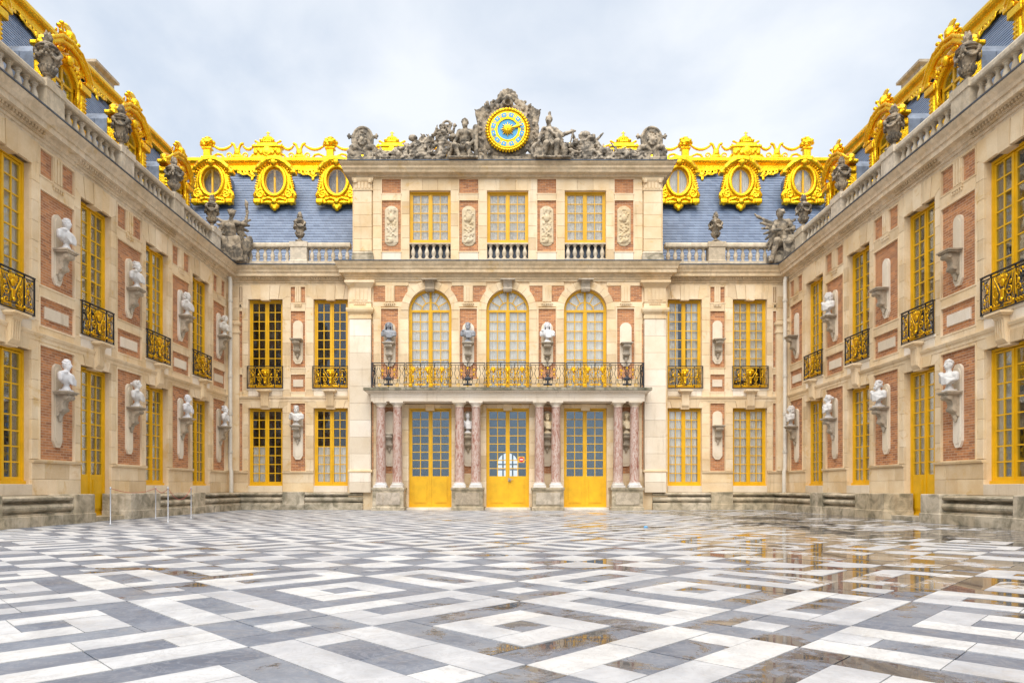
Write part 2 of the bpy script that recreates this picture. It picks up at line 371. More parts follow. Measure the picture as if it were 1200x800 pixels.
# ------------------------------------------------------------------ sculpting: signed distance volume -> surface net
def rotm(r):
    from mathutils import Euler
    return np.array(Euler([R(a) for a in r]).to_matrix())
class Sculpt:
    def __init__(s, k=0.02): s.p = []; s.k = k
    def ell(s, c, r, rot=None, k=None, sub=False): s.p.append(('e', np.array(c, float), np.array(r, float), rot, k, sub)); return s
    def cap(s, a, b, ra, rb=None, k=None, sub=False): s.p.append(('c', np.array(a, float), np.array(b, float), ra, ra if rb is None else rb, k, sub)); return s
    def box(s, c, h, r=0.01, rot=None, k=None, sub=False): s.p.append(('b', np.array(c, float), np.array(h, float), r, rot, k, sub)); return s
    def ring(s, c, rx, rz, r, k=None): s.p.append(('t', np.array(c, float), rx, rz, r, k, False)); return s
    def hole(s, c, rx, rz, hy, k=0.004): s.p.append(('h', np.array(c, float), rx, rz, hy, k, True)); return s
    def chain(s, pts, r0, r1=None, k=None):
        r1 = r0 if r1 is None else r1; n = len(pts) - 1
        for i in range(n): s.cap(pts[i], pts[i + 1], r0 + (r1 - r0) * i / n, r0 + (r1 - r0) * (i + 1) / n, k)
        return s
    def spiral(s, c, r0, turns, a0, thick, sgn=1, r1=0.0, y=None, k=None, n=14, taper=0.6):
        pts = []
        for i in range(n + 1):
            q = i / n; a = a0 + sgn * turns * 2 * math.pi * q; rr = r0 + (r1 - r0) * q
            pts.append((c[0] + rr * math.cos(a), c[1], c[2] + rr * math.sin(a)))
        return s.chain(pts, thick, thick * taper, k)
    def mesh(s, name, mat, h, folds=None, fold_amp=0.0, seed=1):
        lo = np.full(3, 1e9); hi = -lo
        bounds = []
        for q in s.p:
            if q[0] == 'e': a, b = q[1] - q[2].max() if q[3] else q[1] - q[2], q[1] + q[2].max() if q[3] else q[1] + q[2]
            elif q[0] == 'c': m = max(q[3], q[4]); a, b = np.minimum(q[1], q[2]) - m, np.maximum(q[1], q[2]) + m
            elif q[0] == 'b':
                e = np.full(3, np.linalg.norm(q[2])) if q[4] else q[2]; a, b = q[1] - e - q[3], q[1] + e + q[3]
            elif q[0] == 't': e = np.array([q[2] + q[4], q[4], q[3] + q[4]]); a, b = q[1] - e, q[1] + e
            else: e = np.array([q[2], q[4], q[3]]); a, b = q[1] - e, q[1] + e
            bounds.append((a, b))
            if not q[-1]: lo = np.minimum(lo, a); hi = np.maximum(hi, b)
        pad = s.k + 3 * h
        lo = lo - pad; hi = hi + pad
        n = np.ceil((hi - lo) / h).astype(int) + 1
        ax = [lo[i] + h * np.arange(n[i]) for i in range(3)]
        D = np.full(n, 0.5, dtype=np.float32)
        for q, (a, b) in zip(s.p, bounds):
            kk = q[-2] if q[-2] is not None else s.k
            mg = kk + 2.5 * h
            i0 = np.clip(np.floor((a - mg - lo) / h).astype(int), 0, n - 1); i1 = np.clip(np.ceil((b + mg - lo) / h).astype(int) + 1, 1, n)
            if (i1 <= i0).any(): continue
            X, Y, Z = np.meshgrid(ax[0][i0[0]:i1[0]], ax[1][i0[1]:i1[1]], ax[2][i0[2]:i1[2]], indexing='ij')
            if q[0] == 'e':
                P = np.stack([X - q[1][0], Y - q[1][1], Z - q[1][2]], -1)
                if q[3]: P = P @ rotm(q[3])
                k0 = np.linalg.norm(P / q[2], axis=-1); k1 = np.linalg.norm(P / q[2] ** 2, axis=-1) + 1e-6
                d = k0 * (k0 - 1) / k1
            elif q[0] == 'c':
                ba = q[2] - q[1]; L = max(float(ba @ ba), 1e-9)
                tt = np.clip(((X - q[1][0]) * ba[0] + (Y - q[1][1]) * ba[1] + (Z - q[1][2]) * ba[2]) / L, 0, 1)
                d = np.sqrt((X - q[1][0] - tt * ba[0]) ** 2 + (Y - q[1][1] - tt * ba[1]) ** 2 + (Z - q[1][2] - tt * ba[2]) ** 2) - (q[3] + (q[4] - q[3]) * tt)
            elif q[0] == 'b':
                P = np.stack([X - q[1][0], Y - q[1][1], Z - q[1][2]], -1)
                if q[4]: P = P @ rotm(q[4])
                g = np.abs(P) - (q[2] - q[3])
                d = np.linalg.norm(np.maximum(g, 0), axis=-1) + np.minimum(g.max(-1), 0) - q[3]
            elif q[0] == 't':
                x = X - q[1][0]; z = Z - q[1][2]
                e = np.sqrt((x / q[2]) ** 2 + (z / q[3]) ** 2) + 1e-9
                d = np.sqrt(((e - 1) / e * np.sqrt(x * x + z * z)) ** 2 + (Y - q[1][1]) ** 2) - q[4]
            else:
                x = X - q[1][0]; z = Z - q[1][2]
                d = np.maximum((np.sqrt((x / q[2]) ** 2 + (z / q[3]) ** 2) - 1) * min(q[2], q[3]), np.abs(Y - q[1][1]) - q[4])
            V = D[i0[0]:i1[0], i0[1]:i1[1], i0[2]:i1[2]]
            kk = max(kk, 1e-4)
            if q[-1]:
                hh = np.clip(0.5 - 0.5 * (V + d) / kk, 0, 1); V[...] = V * (1 - hh) + (-d) * hh + kk * hh * (1 - hh)
            else:
                hh = np.clip(0.5 + 0.5 * (V - d) / kk, 0, 1); V[...] = V * (1 - hh) + d * hh - kk * hh * (1 - hh)
        if fold_amp:
            rs = np.random.RandomState(seed)
            X, Y, Z = np.meshgrid(*ax, indexing='ij')
            acc = np.zeros(n)
            for _ in range(5):
                f = rs.normal(size=3); f /= np.linalg.norm(f); f[2] *= (folds or 1.0); w = rs.uniform(30, 75)
                acc += np.sin((X * f[0] + Y * f[1] + Z * f[2]) * w + 2 * np.sin(rs.uniform(4, 9) * (X + Y - Z)) + rs.uniform(0, 6))
            D += (fold_amp * acc / 2.5).astype(np.float32)
        D[0], D[-1], D[:, 0], D[:, -1], D[:, :, 0], D[:, :, -1] = (0.1,) * 6
        return surfnet(D, lo, h, name, mat)

def surfnet(D, lo, h, name, mat):
    S = D < 0
    nx, ny, nz = D.shape
    off = [(i, j, k) for i in (0, 1) for j in (0, 1) for k in (0, 1)]
    sl = lambda A, o: A[o[0]:nx - 1 + o[0], o[1]:ny - 1 + o[1], o[2]:nz - 1 + o[2]]
    cnt = sum(sl(S, o).astype(np.int8) for o in off)
    act = (cnt > 0) & (cnt < 8)
    ci = np.argwhere(act)
    idx = np.full(act.shape, -1, dtype=np.int64); idx[act] = np.arange(len(ci))
    acc = np.zeros((len(ci), 3)); num = np.zeros(len(ci))
    for o in off:
        for ax in range(3):
            if o[ax]: continue
            o2 = list(o); o2[ax] = 1
            d0 = D[ci[:, 0] + o[0], ci[:, 1] + o[1], ci[:, 2] + o[2]]; d1 = D[ci[:, 0] + o2[0], ci[:, 1] + o2[1], ci[:, 2] + o2[2]]
            m = (d0 < 0) != (d1 < 0)
            tt = np.where(m, d0 / np.where(m, d0 - d1, 1), 0)
            P = np.tile(np.array(o, float), (len(ci), 1)); P[:, ax] += tt
            acc += P * m[:, None]; num += m
    V = lo + h * (ci + acc / num[:, None])
    quads = []
    for ax in range(3):
        a, b = [(1, 2), (2, 0), (0, 1)][ax]
        A = np.moveaxis(S, ax, 0); e = np.argwhere(A[:-1] != A[1:])
        E = np.zeros_like(e); other = [i for i in range(3) if i != ax]
        E[:, ax] = e[:, 0]; E[:, other[0]] = e[:, 1]; E[:, other[1]] = e[:, 2]
        ok = (E[:, a] > 0) & (E[:, b] > 0) & (E[:, a] < D.shape[a] - 1) & (E[:, b] < D.shape[b] - 1); E = E[ok]
        def g(da, db):
            F = E.copy(); F[:, a] -= da; F[:, b] -= db; return idx[F[:, 0], F[:, 1], F[:, 2]]
        Q = np.stack([g(1, 1), g(0, 1), g(0, 0), g(1, 0)], -1)
        ins = S[E[:, 0], E[:, 1], E[:, 2]]
        Q[~ins] = Q[~ins][:, ::-1]
        quads.append(Q)
    Q = np.concatenate(quads)
    me = bpy.data.meshes.new(name)
    me.vertices.add(len(V)); me.vertices.foreach_set('co', V.ravel())
    me.loops.add(Q.size); me.loops.foreach_set('vertex_index', Q.ravel())
    me.polygons.add(len(Q)); me.polygons.foreach_set('loop_start', np.arange(len(Q)) * 4)
    me.update(calc_edges=True); me.validate()
    me.polygons.foreach_set('use_smooth', [True] * len(me.polygons))
    me.materials.append(M[mat])
    return me

# ------------------------------------------------------------------ ground and paving
XW, ZW = 9.75, 24.0
g = MB(); g.add([(-900, -900, -0.06), (900, -900, -0.06), (900, 900, -0.06), (-900, 900, -0.06)], [(0, 1, 2, 3)])
tag(link('ground', g.mesh('ground', 'ground')), kind='structure')
g = MB(); g.add([(-XW, -3, -0.012), (XW, -3, -0.012), (XW, ZW, -0.012), (-XW, ZW, -0.012)], [(0, 1, 2, 3)])
pavement = tag(link('courtyard_pavement', g.mesh('courtyard_pavement', 'joint')), kind='structure')

T = 0.2306
S2 = math.sqrt(2)
def cell_tiles(u, v, lu, lv):          # -> list of (u0,v0,u1,v1,dark) in tile units
    if lu == 5 and lv == 5:
        return [(0, 0, 4, 1, 1), (4, 0, 5, 4, 1), (1, 4, 5, 5, 1), (0, 1, 1, 5, 1),
                (1, 1, 3, 2, 0), (3, 1, 4, 3, 0), (2, 3, 4, 4, 0), (1, 2, 2, 4, 0), (2, 2, 3, 3, 1)]
    if lu == 3 and lv == 3:
        return [(0, 0, 2, 1, 1), (2, 0, 3, 2, 1), (1, 2, 3, 3, 1), (0, 1, 1, 3, 1), (1, 1, 2, 2, 0)]
    if lu == 5:
        return [(0, 0, 2.5, 1, 0), (2.5, 0, 5, 1, 0), (0, 2, 2.5, 3, 0), (2.5, 2, 5, 3, 0), (0, 1, 1, 2, 0), (4, 1, 5, 2, 0), (1, 1, 2.5, 2, 1), (2.5, 1, 4, 2, 1)]
    return [(0, 0, 1, 2.5, 0), (0, 2.5, 1, 5, 0), (2, 0, 3, 2.5, 0), (2, 2.5, 3, 5, 0), (1, 0, 2, 1, 0), (1, 4, 2, 5, 0), (1, 1, 2, 2.5, 1), (1, 2.5, 2, 4, 1)]
def uv2xy(u, v): return ((u - v) / S2, (u + v) / S2)
def clip(poly, axis, lim, keep_less):
    out = []
    for i in range(len(poly)):
        a, b = poly[i], poly[(i + 1) % len(poly)]
        ia, ib = [(p[axis] <= lim) == keep_less or p[axis] == lim for p in (a, b)]
        if ia: out.append(a)
        if ia != ib:
            q = (lim - a[axis]) / (b[axis] - a[axis]); out.append((a[0] + q * (b[0] - a[0]), a[1] + q * (b[1] - a[1])))
    return out
ZA, ZB, MIR = 6.28, 8.28, 14.56
tiles = []
def emit(poly, dark, z0, z1):
    full = all(z0 < p[1] < z1 and abs(p[0]) < XW - 0.02 for p in poly)
    if not full:
        for ax, lim, less in ((1, z1, True), (1, z0, False), (0, XW - 0.02, True), (0, -XW + 0.02, False)):
            poly = clip(poly, ax, lim, less)
            if len(poly) < 3: return
    A = 0.5 * abs(sum(poly[i][0] * poly[(i + 1) % len(poly)][1] - poly[(i + 1) % len(poly)][0] * poly[i][1] for i in range(len(poly))))
    if A < 0.0015: return
    cx = sum(p[0] for p in poly) / len(poly); cz = sum(p[1] for p in poly) / len(poly)
    tiles.append((poly, dark, A, cx, cz))
G = 0.0028
for field in (0, 1):
    for i in range(-14, 14):
        for j in range(-14, 16):
            ub, vb = 2.11 + 8 * T * i, 2.00 + 8 * T * j
            for (ou, lu) in ((0, 5), (5, 3)):
                for (ov, lv) in ((0, 5), (5, 3)):
                    for (a, b, c_, d, dark) in cell_tiles(0, 0, lu, lv):
                        u0, v0, u1, v1 = ub + (ou + a) * T + G, vb + (ov + b) * T + G, ub + (ou + c_) * T - G, vb + (ov + d) * T - G
                        poly = [uv2xy(u0, v0), uv2xy(u1, v0), uv2xy(u1, v1), uv2xy(u0, v1)]
                        if field == 0:
                            if min(q[1] for q in poly) > ZA or max(q[1] for q in poly) < -0.5: continue
                            emit(poly, dark, -0.5, ZA - G)
                        else:
                            poly = [(x, MIR - y) for x, y in poly][::-1]
                            if min(q[1] for q in poly) > ZW or max(q[1] for q in poly) < ZB: continue
                            emit(poly, dark, ZB + G, ZW - 0.02)
# transverse band of lozenges between the two fields
W = 2 * T * S2
nb = 18
for i in range(-nb, nb + 1):
    for j in range(0, 8):
        cx = (i + 0.5 * (j % 2)) * W - 0.26
        cz = 6.99 - W + 0.5 * W * j
        dark = 1 if j % 2 == 0 else 0
        h = W / 2 - G * 1.5
        dia = [(cx, cz - h), (cx + h, cz), (cx, cz + h), (cx - h, cz)]
        emit(dia, dark, ZA + 0.18, ZB - 0.13)
for k in range(-12, 13):
    a = k * 0.8
    emit([(a + G, ZA + G), (a + 0.8 - G, ZA + G), (a + 0.8 - G, ZA + 0.18 - G), (a + G, ZA + 0.18 - G)], 1, ZA, ZB)
    emit([(a + G, ZB - 0.13 + G), (a + 0.8 - G, ZB - 0.13 + G), (a + 0.8 - G, ZB - G), (a + G, ZB - G)], 1, ZA, ZB)
def seen(t): return 2.2 < t[4] and abs(t[3]) < 0.78 * t[4] + 0.5
def apparent(t): return t[2] * 0.75 / t[4] ** 3
rest = {0: MB(), 1: MB()}
for dark in (0, 1):
    ts = [t for t in tiles if t[1] == dark]
    ts.sort(key=lambda t: -apparent(t) if seen(t) else 0)
    nm = 'dark_tile' if dark else 'white_tile'; mt = 'dark_marble_paving' if dark else 'white_marble_paving'
    for n, (poly, dk, A, cx, cz) in enumerate(ts):
        dz = random.uniform(-0.0012, 0.0012) - (0.0025 if dark else 0.0)
        tx, ty = random.uniform(-0.0022, 0.0022), random.uniform(-0.0022, 0.0022)
        m = len(poly)
        if n < 300:
            b = MB()
            b.add([(x - cx, y - cz, 0) for x, y in poly] + [(x - cx, y - cz, -0.009) for x, y in poly],
                  [tuple(range(m))] + [(i, i + m, (i + 1) % m + m, (i + 1) % m) for i in range(m)])
            link(nm, b.mesh(nm, mt), pavement, (cx, cz, dz), (tx * 0.4, ty * 0.4, 0))
        else:
            rest[dark].add([(x, y, dz + (x - cx) * tx * 0.3 + (y - cz) * ty * 0.3) for x, y in poly] + [(x, y, dz - 0.009) for x, y in poly],
                           [tuple(range(m))] + [(i, i + m, (i + 1) % m + m, (i + 1) % m) for i in range(m)])
for dark in (0, 1):
    nm = 'dark_tiles' if dark else 'white_tiles'
    tag(link(nm, rest[dark].mesh(nm, 'dark_marble_paving' if dark else 'white_marble_paving'), pavement), kind='stuff')

# ------------------------------------------------------------------ shared architectural pieces
BLOCK = ['stone_block']
def block(parent, x0, x1, z0, z1, y, depth=0.11, mat='limestone', name=None, gap=0.005):
    name = name or BLOCK[0]
    w, h = x1 - x0 - gap, z1 - z0 - gap
    if w < 0.02 or h < 0.02: return
    return link(name, boxmesh(name, w, depth, h, mat), parent, ((x0 + x1) / 2, y + random.uniform(-0.002, 0.002), z0 + gap / 2))
def stack(parent, x0, x1, z0, z1, y, course=0.42, mat='limestone', depth=0.11, name=None):
    n = max(1, round((z1 - z0) / course)); h = (z1 - z0) / n
    for i in range(n): block(parent, x0, x1, z0 + i * h, z0 + (i + 1) * h, y, depth, mat, name)
def run(parent, x0, x1, z0, z1, y, course=0.35, length=0.8, mat='limestone', depth=0.11):
    n = max(1, round((z1 - z0) / course)); h = (z1 - z0) / n
    m = max(1, round((x1 - x0) / length)); L = (x1 - x0) / m
    for i in range(n):
        xs = [x0 + L * k for k in range(m + 1)]
        if i % 2 and m > 1: xs = [x0] + [x0 + L * (k + 0.5) for k in range(m)] + [x1]
        for a, b in zip(xs[:-1], xs[1:]): block(parent, a, b, z0 + i * h, z0 + (i + 1) * h, y, depth, mat)
def brick_panel(parent, x0, x1, z0, z1, y):
    m = MB().box(x0, x1, y, y + 0.08, z0, z1).mesh('brick_panel', 'brick')
    o = link('brick_panel', m, parent)
    f = MB(); e = 0.03
    for (a, b, c_, d) in ((x0 - e, x1 + e, z0 - e, z0 + 0.004), (x0 - e, x1 + e, z1 - 0.004, z1 + e), (x0 - e, x0 + 0.004, z0 + 0.004, z1 - 0.004), (x1 - 0.004, x1 + e, z0 + 0.004, z1 - 0.004)):
        f.box(a, b, y - 0.052, y + 0.02, c_, d)
    link('panel_moulding', f.mesh('panel_moulding', 'limestone'), o)
    return o
def voussoirs(parent, cx, hw, z0, z1, y, key='keystone'):
    n = 5; spread = 0.12
    for i in range(n):
        a0 = -hw - 0.16 + (2 * hw + 0.32) * i / n; a1 = -hw - 0.16 + (2 * hw + 0.32) * (i + 1) / n
        k = lambda a: a * (1 + spread * 1.2)
        g_ = 0.004; out = 0.035 if i == 2 else (0.015 if i in (1, 3) else 0.0)
        dz = 0.04 if i == 2 else 0
        pts = [(a0 + g_, z0 - dz), (a1 - g_, z0 - dz), (k(a1) - g_, z1), (k(a0) + g_, z1)]
        if i == 0: pts[0] = (a0 + g_ + 0.16, z0); pts.insert(0, (a0 + g_, z0 + 0.1)); pts[0] = (a0, z0 + 0.1); pts = [(a0 + 0.16, z0), (a1 - g_, z0), (k(a1) - g_, z1), (a0 - 0.03, z1), (a0 - 0.03, z0 + 0.12)]
        if i == 4: pts = [(a0 + g_, z0), (a1 - 0.16, z0), (a1 + 0.03, z0 + 0.12), (a1 + 0.03, z1), (k(a0) + g_, z1)]
        me = cached(('vous', i, round(hw, 2), round(z1 - z0, 3)), lambda: MB().prism([(x, z - z0) for x, z in pts], -0.0 - out, 0.16).mesh('voussoir', 'limestone'))
        link(key if i == 2 else 'voussoir', me, parent, (cx, y - 0.004, z0))

# balusters
BAL = [(0.075, 0), (0.075, 0.05), (0.05, 0.06), (0.045, 0.09), (0.072, 0.17), (0.078, 0.22), (0.065, 0.29), (0.042, 0.36), (0.036, 0.41), (0.05, 0.425), (0.05, 0.45), (0.075, 0.46), (0.075, 0.50)]
def baluster_mesh(h, mat='balustrade_stone'):
    return cached(('bal', h, mat), lambda: MB().lathe([(r, z * h / 0.5) for r, z in BAL], 12).mesh('baluster', mat, True))

# glazed windows and doors
def pane_mesh(w, h, mat='glass'):
    return cached(('pane', round(w, 3), round(h, 3), mat), lambda: MB().box(-w / 2, w / 2, -0.003, 0.003, -h / 2, h / 2).mesh('pane', mat))
def curtain_mesh(w, h, mat):
    def mk():
        b = MB(); n = 44; v = []; f = []
        for i in range(n + 1):
            x = -w / 2 + w * i / n; y = 0.025 * math.sin(i * 1.7) + 0.012 * math.sin(i * 0.6)
            v += [(x, y, 0), (x, y * 0.6, h)]
        f = [(2 * i, 2 * i + 2, 2 * i + 3, 2 * i + 1) for i in range(n)]
        return b.add(v, f).mesh('curtain', mat, True)
    return cached(('cur', round(w, 3), round(h, 3), mat), mk)
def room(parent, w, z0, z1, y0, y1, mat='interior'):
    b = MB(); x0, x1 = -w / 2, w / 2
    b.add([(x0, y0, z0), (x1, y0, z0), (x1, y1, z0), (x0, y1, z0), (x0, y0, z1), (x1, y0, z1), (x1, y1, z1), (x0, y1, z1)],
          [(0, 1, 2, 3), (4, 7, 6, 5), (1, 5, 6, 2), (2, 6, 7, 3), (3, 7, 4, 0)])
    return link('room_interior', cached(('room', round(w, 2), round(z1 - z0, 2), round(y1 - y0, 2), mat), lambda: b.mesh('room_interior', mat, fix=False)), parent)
def window(parent, cx, z0, z1, w, y, rows, leaf_cols=2, door=0.0, arch=False, curtain=None, name='window', interior=True, open_back=False):
    """double-leaf window: frame mesh is the part, panes / curtain / interior its children. curtain = list of (x0 frac, x1 frac, z0 frac, z1 frac, mat)"""
    fr, st, mu = 0.055, 0.06, 0.028
    H = z1 - z0; hs = H - (w / 2 if arch else 0)      # height up to springing
    zb = door if door else 0.07
    key = ('win', round(w, 3), round(H, 3), rows, leaf_cols, round(door, 3), arch)
    cols = []
    inner0, inner1 = -w / 2 + fr + st * 0.6, -0.055
    cw = (inner1 - inner0) / leaf_cols
    for s in (-1, 1):
        for i in range(leaf_cols):
            a = inner0 + i * cw; b = a + cw
            if s == 1: a, b = -b, -a
            cols.append((a + mu / 2, b - mu / 2))
    top = hs - (0.03 if arch else fr + st * 0.6)
    rh = (top - zb - 0.03) / rows
    rws = [(zb + 0.03 + rh * i + mu / 2, zb + 0.03 + rh * (i + 1) - mu / 2) for i in range(rows)]
    def mk():
        b = MB()
        b.box(-w / 2, -w / 2 + fr, -0.03, 0.07, 0, hs); b.box(w / 2 - fr, w / 2, -0.03, 0.07, 0, hs)
        if not arch: b.box(-w / 2 + fr, w / 2 - fr, -0.03, 0.07, H - fr, H)
        b.box(-w / 2 - 0.02, w / 2 + 0.02, -0.07, 0.069, -0.03, 0.035)
        # leaves: stiles, rails
        for s in (-1, 1):
            X = lambda a, c_: (a, c_) if s < 0 else (-c_, -a)
            b.box(*X(-w / 2 + fr, inner0 + mu / 2), -0.012, 0.045, 0.035, top + 0.02)
            b.box(*X(-0.055 - mu / 2, -0.012), -0.012, 0.045, 0.035, top + 0.02)
            b.box(*X(inner0 + mu / 2, inner1 - mu / 2), -0.010, 0.043, 0.035, zb + 0.03 + mu / 2)
            b.box(*X(inner0 + mu / 2, inner1 - mu / 2), -0.010, 0.043, top - mu / 2, top + 0.02 if not arch else top + 0.03)
            for i in range(1, leaf_cols):
                a = inner0 + cw * i; b.box(*X(a - mu / 2, a + mu / 2), -0.004, 0.03, zb + 0.03, top)
            if door:
                b.box(*X(inner0 + 0.07, inner1 - 0.07), -0.028, -0.002, 0.14, zb - 0.07)
                b.box(*X(inner0 + 0.10, inner1 - 0.10), -0.036, -0.02, 0.17, zb - 0.10)
        for i in range(1, rows):
            zz = zb + 0.03 + rh * i; b.box(inner0, -inner0, -0.002, 0.028, zz - mu / 2, zz + mu / 2)
        b.box(-0.022, 0.022, -0.035, 0.04, 0.036, top + 0.01)
        if arch:
            r0, r1 = w / 2 - fr - 0.02, w / 2; n = 20
            for i in range(n):
                a0, a1 = math.pi * i / n, math.pi * (i + 1) / n
                b.prism([(r0 * math.cos(a0), hs + r0 * math.sin(a0)), (r1 * math.cos(a0), hs + r1 * math.sin(a0)), (r1 * math.cos(a1), hs + r1 * math.sin(a1)), (r0 * math.cos(a1), hs + r0 * math.sin(a1))], -0.03, 0.07)
                q0, q1 = w * 0.20, w * 0.20 + 0.032
                b.prism([(q0 * math.cos(a0), hs + q0 * math.sin(a0)), (q1 * math.cos(a0), hs + q1 * math.sin(a0)), (q1 * math.cos(a1), hs + q1 * math.sin(a1)), (q0 * math.cos(a1), hs + q0 * math.sin(a1))], -0.003, 0.03)
            b.box(-w / 2 + fr, w / 2 - fr, -0.02, 0.055, hs - 0.03, hs + 0.04)
            for k in range(1, 6):
                a = math.pi * k / 6
                wd = 0.014 if k != 3 else 0.04
                dx, dz = math.cos(a), math.sin(a); px, pz = -dz * wd, dx * wd
                i0 = w * 0.2 if k != 3 else 0.03
                b.prism([(i0 * dx - px, hs + i0 * dz - pz), (r0 * dx - px, hs + r0 * dz - pz), (r0 * dx + px, hs + r0 * dz + pz), (i0 * dx + px, hs + i0 * dz + pz)], -0.004, 0.032)
        return b.mesh(name, 'yellow_paint')
    win = link(name, cached(key, mk), parent, (cx, y, z0))
    for (a, b_) in cols:
        for (c_, d) in rws:
            link('pane', pane_mesh(b_ - a + 0.006, d - c_ + 0.006, 'door_glass' if door and not curtain else 'glass'), win, ((a + b_) / 2, 0.014, (c_ + d) / 2), (random.uniform(-0.004, 0.004), 0, random.uniform(-0.006, 0.006)))
    if arch:
        r0 = w / 2 - fr - 0.01
        for k in range(6):
            a0, a1 = math.pi * k / 6, math.pi * (k + 1) / 6; q = w * 0.2 + 0.016
            pts = [(q * math.cos(a0), q * math.sin(a0)), (r0 * math.cos(a0), r0 * math.sin(a0)), (r0 * math.cos((a0 + a1) / 2), r0 * math.sin((a0 + a1) / 2)), (r0 * math.cos(a1), r0 * math.sin(a1)), (q * math.cos(a1), q * math.sin(a1))]
            link('pane', cached(('fan', k, round(w, 2)), lambda: MB().prism(pts, -0.003, 0.003).mesh('pane', 'glass')), win, (0, 0.014, hs))
        for s in (0, 1):
            pts = [(0, 0)] + [(w * 0.2 * math.cos(s * math.pi / 2 + math.pi / 2 * i / 5), w * 0.2 * math.sin(s * math.pi / 2 + math.pi / 2 * i / 5)) for i in range(6)]
            link('pane', cached(('fan2', s, round(w, 2)), lambda: MB().prism(pts, -0.003, 0.003).mesh('pane', 'glass')), win, (0, 0.016, hs + 0.01))
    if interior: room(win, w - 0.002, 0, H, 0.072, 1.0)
    for (a, b_, c_, d, mat) in (curtain or []):
        link('curtain', curtain_mesh((b_ - a) * (w - 0.06), (d - c_) * (H - 0.02), mat), win, ((a + b_ - 1) / 2 * (w - 0.06), 0.082 + random.uniform(0, 0.005), c_ * H + 0.01))
    return win

# wall core with openings: openings = list of (x0, x1, [(z0, z1), ...])
def core(parent, x0, x1, z0, z1, y0, y1, openings, name='wall', mat='limestone'):
    b = MB(); x = x0
    for (a, c_, zs) in sorted(openings):
        if a > x: b.box(x, a, y0, y1, z0, z1)
        z = z0
        for (p0, p1) in zs:
            if p0 > z: b.box(a, c_, y0, y1, z, p0)
            z = p1
        if z < z1: b.box(a, c_, y0, y1, z, z1)
        x = c_
    if x < x1: b.box(x, x1, y0, y1, z0, z1)
    return link(name, b.mesh(name, mat), parent)

# ---- bust brackets on their tall slabs
def slab_mesh(w, h, mat='pale_stone'):
    def mk():
        r = w / 2; b = MB()
        pts = [(-r * 0.72, 0.06), (-r * 0.45, 0.0), (r * 0.45, 0.0), (r * 0.72, 0.06), (r, 0.14), (r, h - r)]
        pts += [(r * math.cos(a), h - r + r * math.sin(a)) for a in [math.pi * i / 10 for i in range(1, 10)]] + [(-r, h - r), (-r, 0.14)]
        b.prism(pts, -0.05, 0.02)
        q = 0.72
        b.prism([(x * q, (z - h / 2) * 0.9 + h / 2) for x, z in pts], -0.062, -0.04)
        return b.mesh('bracket_slab', mat)
    return cached(('slab', w, h, mat), mk)
def console_mesh():
    def mk():
        b = MB()
        b.box(-0.20, 0.20, -0.33, 0.0, -0.03, 0.0); b.box(-0.175, 0.175, -0.30, 0.0, -0.065, -0.03)
        side = [(0, -0.065), (-0.27, -0.065), (-0.295, -0.10), (-0.285, -0.15), (-0.25, -0.18), (-0.20, -0.185), (-0.17, -0.21), (-0.15, -0.27), (-0.15, -0.32), (-0.17, -0.36), (-0.16, -0.41), (-0.12, -0.45), (-0.08, -0.46), (-0.05, -0.52), (0, -0.54)]
        b.prof(side[::-1], -0.095, 0.095)
        for s in (-1, 1):
            for (yy, zz, rr) in ((-0.235, -0.125, 0.052), (-0.12, -0.385, 0.045)):
                v = []; n = 12
                for xx in (s * 0.095, s * 0.125):
                    v += [(xx, yy + rr * math.cos(2 * math.pi * k / n), zz + rr * math.sin(2 * math.pi * k / n)) for k in range(n)]
                b.add(v, [tuple(range(n)), tuple(range(n, 2 * n))] + [(k, (k + 1) % n, (k + 1) % n + n, k + n) for k in range(n)])
        b.lathe([(0.01, -0.66), (0.035, -0.63), (0.03, -0.60), (0.055, -0.56), (0.05, -0.50)], 10, (0, -0.04, 0))
        return b.mesh('console', 'bracket_stone', True)
    return cached('console', mk)
def bracket(parent, cx, y, shelf_z, slab_z0, slab_z1, w=0.29):
    s = link('bracket', slab_mesh(w, round(slab_z1 - slab_z0, 3)), parent, (cx, y, slab_z0))
    link('console', console_mesh(), s, (0, -0.055, shelf_z - slab_z0))
    return s

